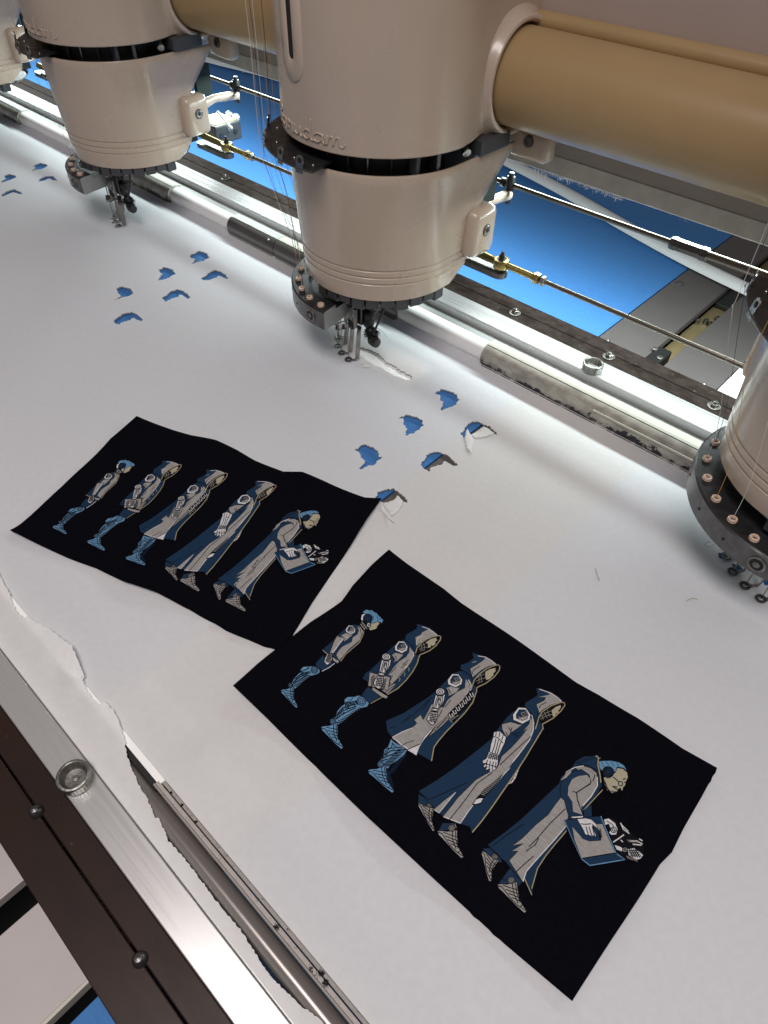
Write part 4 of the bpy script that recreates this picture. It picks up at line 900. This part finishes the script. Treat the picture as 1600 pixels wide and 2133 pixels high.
p('ribs', 'K', [(1195,460),(1200,560),(1150,650),(1070,720),(990,820),(935,790),(920,730),(990,660),(1090,570),(1160,480)], 0)
for i in range(7):
    a = np.array([1165 - i * 38, 500 + i * 38.]); l('ribs', 'W', [tuple(a), tuple(a + (22, 42)), tuple(a + (44, 30)), tuple(a + (30, -6))], 1.6)
for q in ([(930,760),(1000,760)], [(945,790),(1010,720)], [(960,800),(1040,740)], [(925,740),(940,790),(975,825)]): l('ribs', 'T', q, 1.1)
p(None, 'T', [(800,850),(900,770),(920,740),(930,790),(860,860),(700,990),(760,910)], .8); l(None, 'K', [(900,790),(770,920)], 1.); l(None, 'K', [(920,770),(800,880)], 1.)
l(None, 'Y', [(1245,470),(1200,600),(1110,720),(1000,830),(900,930),(815,1030),(768,1100),(742,1250)], 1.9)
p('sleeve', 'T', [(905,440),(960,420),(1040,440),(1060,430),(1020,490),(960,520),(930,530),(925,480)], .8); l('sleeve', 'K', [(925,450),(955,500)], 1.2); l('sleeve', 'K', [(900,450),(935,515)], 1.3)
badge(1000, 362, 1.02)
p('hood', 'N', [(1192,55),(1270,80),(1350,100),(1430,150),(1490,200),(1470,200),(1290,290),(1200,370),(1180,300),(1060,235),(1065,190),(1150,160),(1205,115)])
p('hood', 'T', [(1345,108),(1410,150),(1465,190),(1380,205),(1300,245),(1220,310),(1195,330),(1170,230),(1240,190),(1300,150)], .7); l('hood', 'W', [(1255,92),(1335,105),(1400,140),(1455,185)], 1.5); l('hood', 'K', [(1195,290),(1205,250),(1275,205)], 1.1); l('hood', 'T', [(1195,165),(1240,150)], 1.5)
p('face', 'K', [(1200,400),(1225,330),(1290,270),(1400,210),(1470,200),(1480,260),(1400,350),(1300,410),(1240,440)], 0)
p('face', 'S', [(1335,265),(1390,235),(1450,222),(1455,262),(1430,285),(1432,310),(1408,325),(1395,345),(1350,360),(1335,330)])
for q in ([(1230,340),(1280,310),(1330,290)], [(1235,370),(1290,345),(1335,335)], [(1250,395),(1310,370)], [(1285,290),(1300,370)], [(1265,310),(1270,380)]): l('face', 'T', q, .75)
l('hood', 'Y', [(1180,460),(1215,360),(1270,295),(1350,235),(1430,200),(1480,190),(1500,210),(1490,255),(1440,320),(1350,390),(1245,440),(1240,480)], 1.9)
arm(-20, 15, .93)
shoe('shoe', 'B', (36, 1365), (318, 1600), (205, 1315)); hatchband('shoe', (250, 1370), (310, 1560), 40, 9, 'N', .9)

# ---- figure 4: tall hooded walker in a long robe
fig(4, 860, 1425, 4.8485)
p('leg', 'N', [(60,1100),(150,1160),(210,1230),(200,1270),(110,1250),(55,1190)]); p('leg', 'N', [(300,1400),(440,1400),(420,1470),(260,1480)])
l('leg', 'T', [(400,1410),(390,1440)], 1.2); l('leg', 'T', [(425,1410),(440,1450)], 1.2)
shoe('shoe', 'T', (55, 1205), (215, 1482), (190, 1245)); shoe('shoe', 'T', (250, 1490), (505, 1752), (420, 1478))
p('rear_arm', 'W', [(1100,760),(1110,780),(1075,860),(1045,940),(1010,990),(950,1012),(945,990),(1000,960),(1030,880),(1060,820)]); grid('rear_arm', [(1090,770),(1110,785),(1010,985),(970,985)], 2, 6, 1.1)
p(None, 'N', [(1100,230),(1170,215),(1230,250),(1310,400),(1320,450),(1240,570),(1150,720),(1040,890),(930,1050),(800,1240),(690,1390),(600,1495),(575,1440),(510,1420),(470,1408),(300,1330),(160,1190),(60,1075),(250,960),(450,820),(640,670),(790,550),(850,460),(940,340),(1010,270)])
l(None, 'K', [(160,1165),(330,1090),(560,985)], 1.2); l(None, 'K', [(70,1090),(160,1160)], 1.)
p(None, 'T', [(1190,320),(1228,380),(1222,470),(1160,600),(1080,710),(980,830),(880,950),(760,1050),(640,1180),(560,1290),(480,1408),(305,1335),(390,1230),(450,1150),(540,1060),(640,960),(760,890),(860,830),(900,720),(1000,630),(1100,520),(1160,440),(1110,470),(1180,390)], .7)
p(None, 'T', [(435,1085),(350,1190),(265,1300),(215,1262),(320,1170)], .6); l(None, 'W', [(432,1090),(265,1300),(220,1268)], 1.3); l(None, 'W', [(310,1338),(480,1405),(560,1285),(660,1150),(860,970),(985,835)], 1.6); l(None, 'W', [(1205,300),(1225,380),(1220,460),(1180,560),(1010,780)], 1.6)
l(None, 'K', [(1195,520),(1060,640),(880,810)], 1.2); l(None, 'K', [(800,890),(650,1000),(520,1180),(370,1370)], 1.2)
for q in ([(1010,490),(1090,480)], [(1020,505),(1080,510)], [(1040,520),(1070,525)]): l(None, 'K', q, 1.)
p('leg_joint', 'K', [(920,890),(880,960),(800,1060),(720,1150),(690,1210),(620,1222),(595,1215),(640,1150),(720,1060),(840,960)], 0)
p('leg_joint', 'W', [(715,1150),(690,1195),(640,1212),(608,1205),(640,1160),(680,1145)]); hatchband('leg_joint', (890, 930), (700, 1120), 40, 13, 'T', 1.2, .2)
l(None, 'Y', [(1318,440),(1240,570),(1150,720),(1040,890),(930,1050),(800,1240),(690,1390),(600,1498)], 2.)
p('sleeve', 'T', [(900,400),(990,375),(1080,400),(1110,400),(1060,440),(1000,480),(955,530),(930,500),(905,450)], .8)
for q in ([(970,430),(990,470)], [(940,480),(965,520)], [(1005,430),(985,500)]): l('sleeve', 'K', q, 1.2)
badge(1100, 312, 1.12)
p('arm', 'W', [(820,480),(880,470),(945,530),(930,590),(905,640),(870,720),(840,720),(775,690),(790,600),(810,540)])
for q in ([(812,525),(860,535),(915,590)], [(842,545),(826,620),(802,690)], [(868,555),(850,630),(830,705)], [(892,575),(872,640),(850,712)], [(845,485),(838,522)], [(880,480),(872,530)], [(915,510),(900,560)]): l('arm', 'K', q, 1.3)
p('arm', 'W', [(770,680),(865,712),(862,800),(846,848),(800,880),(776,885),(782,850),(742,865),(735,855),(760,830),(722,840),(715,822),(745,790),(710,800),(705,770),(740,750)]); grid('arm', [(775,685),(866,712),(862,770),(745,748)], 6, 4, 1.2)
for q in ([(755,762),(735,850)], [(785,775),(770,850)], [(815,780),(800,870)], [(842,785),(836,845)], [(730,800),(850,835)]): l('arm', 'K', q, 1.3)
p('hood', 'N', [(1245,38),(1300,50),(1400,80),(1480,130),(1535,185),(1510,180),(1300,270),(1240,440),(1235,330),(1130,215),(1140,180),(1230,130),(1260,105)])
p('hood', 'T', [(1270,45),(1400,88),(1470,135),(1510,175),(1400,205),(1310,260),(1280,290),(1250,200),(1330,160),(1345,130),(1250,130),(1390,100)], .7); l('hood', 'W', [(1275,48),(1395,88),(1460,130),(1505,172)], 1.5); l('hood', 'K', [(1278,240),(1290,210),(1350,180)], 1.1); l('hood', 'K', [(1270,260),(1262,320),(1245,400)], 1.2)
p('face', 'K', [(1265,350),(1295,285),(1380,225),(1480,190),(1530,200),(1500,260),(1440,310),(1340,380),(1275,370)], 0)
p('face', 'S', [(1400,260),(1440,225),(1495,205),(1500,235),(1475,265),(1478,295),(1455,290),(1440,320),(1415,325)])
for q in ([(1290,330),(1340,290),(1400,265)], [(1290,350),(1350,315),(1410,300)], [(1330,280),(1360,340)], [(1360,262),(1385,325)], [(1305,300),(1320,355)], [(1425,245),(1445,265)]): l('face', 'T', q, .75)
l('hood', 'Y', [(1240,450),(1275,330),(1310,275),(1400,215),(1490,182),(1532,185),(1538,210),(1500,265),(1420,340),(1310,400),(1320,450)], 1.9)

# ---- figure 5: bearded man with headphones carrying a box of parts
fig(5, 990, 1560, 4.4444)
p('leg', 'N', [(70,920),(150,910),(240,1000),(250,1050),(190,1040),(100,960)]); p('leg', 'N', [(330,1090),(440,1230),(400,1270),(220,1240),(270,1170)])
l('leg', 'K', [(250,1200),(290,1215)], 1.2)
shoe('shoe', 'T', (65, 945), (142, 1225), (195, 1020)); shoe('shoe', 'T', (208, 1260), (470, 1508), (362, 1236))
p(None, 'N', [(1000,70),(1130,65),(1180,330),(1100,470),(1000,580),(860,740),(740,880),(650,990),(570,1130),(525,1350),(460,1200),(440,1230),(330,1100),(280,1040),(180,960),(115,885),(270,770),(430,640),(600,480),(780,310),(800,250),(890,170),(920,120)])
l(None, 'K', [(155,900),(300,790),(450,690)], 1.2); l(None, 'K', [(120,890),(270,1035)], 1.)
p(None, 'T', [(800,440),(830,470),(870,600),(840,720),(740,830),(650,930),(550,1040),(480,1130),(440,1225),(380,1130),(315,1030),(400,940),(340,940),(450,870),(350,890),(440,820),(560,700),(680,600),(750,500)], .7)
l(None, 'W', [(860,690),(740,832),(650,932),(550,1042),(475,1130),(445,1225)], 1.6)
for q in ([(840,545),(700,680),(580,820),(500,900)], [(590,820),(560,880),(470,945)], [(545,985),(460,1060),(375,1140)]): l(None, 'K', q, 1.2)
l(None, 'Y', [(850,750),(740,880),(655,985),(580,1100),(525,1290)], 1.6); l(None, 'Y', [(460,1200),(500,1290),(528,1350)], 1.6)
p('chest', 'T', [(930,160),(1000,145),(1080,170),(1130,215),(1140,330),(1080,430),(990,530),(985,560),(950,480),(900,300),(960,250),(1000,230)], .7); l('chest', 'W', [(1135,250),(1138,330),(1080,430),(1000,520)], 1.7); l('chest', 'W', [(805,280),(850,205),(930,160),(1010,148)], 1.8)
p('chest', 'T', [(805,282),(840,215),(900,180),(890,230),(850,262)], .8)
l('chest', 'Y', [(1185,370),(1120,440),(1010,560)], 1.6); l('chest', 'K', [(1115,230),(1095,290)], 1.3)
p('arm', 'N', [(800,300),(850,260),(910,200),(990,180),(1060,230),(1080,300),(980,370),(930,400),(960,480),(1000,610),(870,620),(830,470),(800,430),(790,360)], .9)
p('arm', 'T', [(900,270),(960,240),(1040,230),(1075,270),(1070,320),(940,395),(950,470),(1000,605),(910,575),(900,480),(860,420),(865,340)], .7); l('arm', 'K', [(1075,310),(945,395),(950,460)], 1.5); l('arm', 'K', [(905,385),(945,395)], 1.3)
p('arm', 'W', [(885,620),(1005,610),(1000,632),(910,636)])
p('box', 'N', [(1010,560),(1080,510),(1085,620),(1010,630)], .6)
p('parts', 'K', [(1190,640),(1290,640),(1560,870),(1560,990),(1450,1040),(1330,980)], 0)
p('parts', 'W', [(1195,645),(1240,635),(1300,680),(1325,740),(1310,790),(1265,795),(1240,770),(1260,740),(1240,690),(1205,700)]); ringl('parts', 'K', 1285, 745, 26, 1.3); ringl('parts', 'K', 1285, 745, 12, 1.1); l('parts', 'K', [(1220,660),(1270,690),(1290,720)], 1.2)
for q in ([(1350,680),(1375,740),(1430,780)], [(1360,700),(1420,760)], [(1280,860),(1340,820),(1380,790)], [(1350,840),(1370,860)], [(1440,850),(1500,850),(1550,880)], [(1460,880),(1540,890)], [(1520,830),(1550,850)]): l('parts', 'W', q, 2.)
p('parts', 'W', [(1290,885),(1340,900),(1380,925),(1360,950),(1310,930)], .8); circ('parts', 'T', 1388, 932, 24); ringl('parts', 'K', 1388, 932, 10, 1.2)
p('parts', 'W', [(1410,925),(1470,915),(1520,950),(1555,985),(1530,1020),(1490,1030),(1420,985)], .8); grid('parts', [(1410,925),(1500,925),(1545,1010),(1440,1005)], 5, 5, 1.3)
hatchband('parts', (1400, 1000), (1500, 1035), 22, 6, 'T', 1.); hatchband('parts', (1410, 850), (1520, 860), 22, 7, 'T', .9)
p('box', 'N', [(830,655),(1060,625),(1165,618),(1300,965),(985,1015),(880,790)]); p('box', 'T', [(900,715),(960,780),(1000,830),(1060,850),(1165,845),(1165,800),(1140,740),(1100,690),(1180,690),(1295,960),(985,1010),(920,840)], .7); p('box', 'N', [(985,1015),(1300,965),(1385,1025),(1062,1078)], .8)
l('box', 'B', [(1165,618),(1220,760),(1302,962)], 1.6); l('box', 'B', [(985,1016),(1062,1078),(1385,1026),(1310,970)], 1.6); l('box', 'B', [(832,660),(900,830),(985,1014)], 1.)
p('hand', 'W', [(945,645),(1020,635),(1080,650),(1120,690),(1140,735),(1110,715),(1085,690),(1105,760),(1122,800),(1110,812),(1090,795),(1085,812),(1065,800),(1045,795),(1020,790),(1000,740),(970,690)]); 
for q in ([(1085,715),(1108,805)], [(1055,715),(1082,805)], [(1028,715),(1050,795)], [(980,690),(1020,695),(1075,690)]): l('hand', 'K', q, 1.3)
hatchband('box', (1150, 745), (1165, 830), 30, 6, wd=1.)
p('head', 'S', [(1190,260),(1300,215),(1310,170),(1370,180),(1410,215),(1418,260),(1400,300),(1390,340),(1375,350),(1365,388),(1345,360),(1310,395),(1265,408),(1225,380),(1200,330)])
for q in ([(1205,300),(1220,350),(1260,404)], [(1270,340),(1305,365),(1335,375)], [(1285,345),(1320,350)], [(1280,255),(1330,300)], [(1370,280),(1395,270)], [(1380,300),(1395,310)], [(1330,372),(1350,360)]): l('head', 'K', q, 1.6)
ringl('head', 'K', 1348, 318, 20, 1.3); hatchband('head', (1195, 290), (1225, 380), 20, 6, wd=1.); hatchband('head', (1230, 385), (1310, 398), 16, 6, wd=.9)
p('head', 'B', [(1145,110),(1200,105),(1260,105),(1330,120),(1380,150),(1405,200),(1370,175),(1315,165),(1300,215),(1250,180),(1200,180),(1175,200),(1150,170)])
for q in ([(1210,110),(1240,150)], [(1260,110),(1290,165)], [(1310,120),(1330,165)], [(1170,120),(1200,175)]): l('head', 'N', q, 1.)
circ('head', 'N', 1232, 212, 50, ol=1.8); ringl('head', 'K', 1232, 212, 36, 1.3); ringl('head', 'K', 1232, 212, 20, 1.2)
p('hood', 'N', [(905,165),(930,110),(1010,65),(1125,62),(1135,200),(1050,150),(980,140)], .8); hatchband('hood', (930, 130), (1100, 75), 30, 8, wd=1.)
l('hood', 'Y', [(1115,62),(1140,75),(1138,150),(1155,230),(1165,310)], 2.2); l('hood', 'T', [(1128,60),(1150,90),(1160,80)], 1.4)

SUBS = {None: None}
CM = {'N': 'stitch_navy', 'T': 'stitch_tan', 'W': 'stitch_white', 'B': 'stitch_blue', 'Y': 'stitch_gold', 'S': 'stitch_skin', 'K': 'stitch_black'}; CL = list(CM)
def stroke_strips(P, wd, closed):
    """ribbon vertices (left, right) along a polyline, in world xy"""
    P = resample(P, .0028, closed); n = len(P); out = []
    for i in range(n):
        a = P[(i - 1) % n] if closed or i else P[i]; b = P[(i + 1) % n] if closed or i < n - 1 else P[i]
        t = b - a; t = t / (np.linalg.norm(t) + 1e-12); nn = np.array([-t[1], t[0]]) * wd / 2
        out.append((P[i] + nn, P[i] - nn))
    return out
GEO = []          # per op: (figure, sub, colour index, [uv verts], faces)
for k, sub, col, kind, pts, wd in OPS:
    W = [at(x, y, .0025)[:2] for x, y in pts]; d0 = np.linalg.norm(np.array(list(W[0]) + [0]) - CPOS); pxm = d0 / FPX
    if kind == 'fill':
        W2 = []
        for q in resample(W, .0028):
            if not W2 or np.linalg.norm(q - W2[-1]) > 2e-5: W2.append(q)
        try: Vv, Ff = sheet(W2, [], .0028, lambda x, y: 0.)
        except Exception: continue
        V2 = [np.array(v[:2]) for v in Vv]
    else:
        closed = kind == 'loop'; st = stroke_strips(W, wd * pxm * (1.3 if col == 'K' else 1.0), closed); V2 = [q for s in st for q in s]; n = len(st); Ff = []
        for i in range(n if closed else n - 1):
            j = (i + 1) % n; Ff.append((2 * i + 1, 2 * j + 1, 2 * j, 2 * i))
    GEO.append((k, sub, CL.index(col), [inv(P2C, q) for q in V2], Ff))
DESC = {1: 'embroidered youth with blue hair and grey tunic', 2: 'embroidered hooded figure holding a book against a short jacket', 3: 'embroidered hooded figure in a knee-length coat', 4: 'embroidered hooded figure in a long robe to the ankles', 5: 'embroidered bearded man with headphones carrying a box of parts'}
def patch(C, O, zf, label, zpx):
    outline = resample([at(x, y, zpx)[:2] for x, y in O], .003)
    V, F = sheet(outline, [], .004, zf); cen = sum(C) / 4
    root = thing('embroidered_patch', label, 'patch', (cen[0], cen[1], 0), 'embroidered patches on the paper')
    o = mesh('fabric', [(x - cen[0], y - cen[1], z) for x, y, z in V], F, 'patch_black', root, True)
    s = o.modifiers.new('thick', 'SOLIDIFY'); s.thickness = .0006; s.offset = -1
    acc = {}; cnt = {}
    for k, sub, ci, uv, Ff in GEO:
        cnt[k] = cnt.get(k, 0) + 1; dz = .00012 + cnt[k] * .0000085
        a = acc.setdefault(k, {}).setdefault(sub, ([], [], [])); b = len(a[0])
        for u, v in uv:
            q = bil(C, u, v); a[0].append((q[0] - cen[0], q[1] - cen[1], zf(q[0], q[1]) + dz))
        a[1].extend(tuple(i + b for i in f) for f in Ff); a[2].extend([ci] * len(Ff))
    for k in sorted(acc):
        V, F, mi = acc[k][None]; f = mesh('embroidered_figure', V, F, [CM[c] for c in CL], root, False, midx=mi, label=DESC[k])
        for sub, (V, F, mi) in acc[k].items():
            if sub: mesh(sub, V, F, [CM[c] for c in CL], f, False, midx=mi)
    return root
patch(P1C, O1, zp1, 'black patch with five embroidered figures, its corner under the other patch, touching a torn tab', .002)
patch(P2C, O2, zp2, 'black patch with five embroidered figures, overlapping a corner of the other patch', .002)
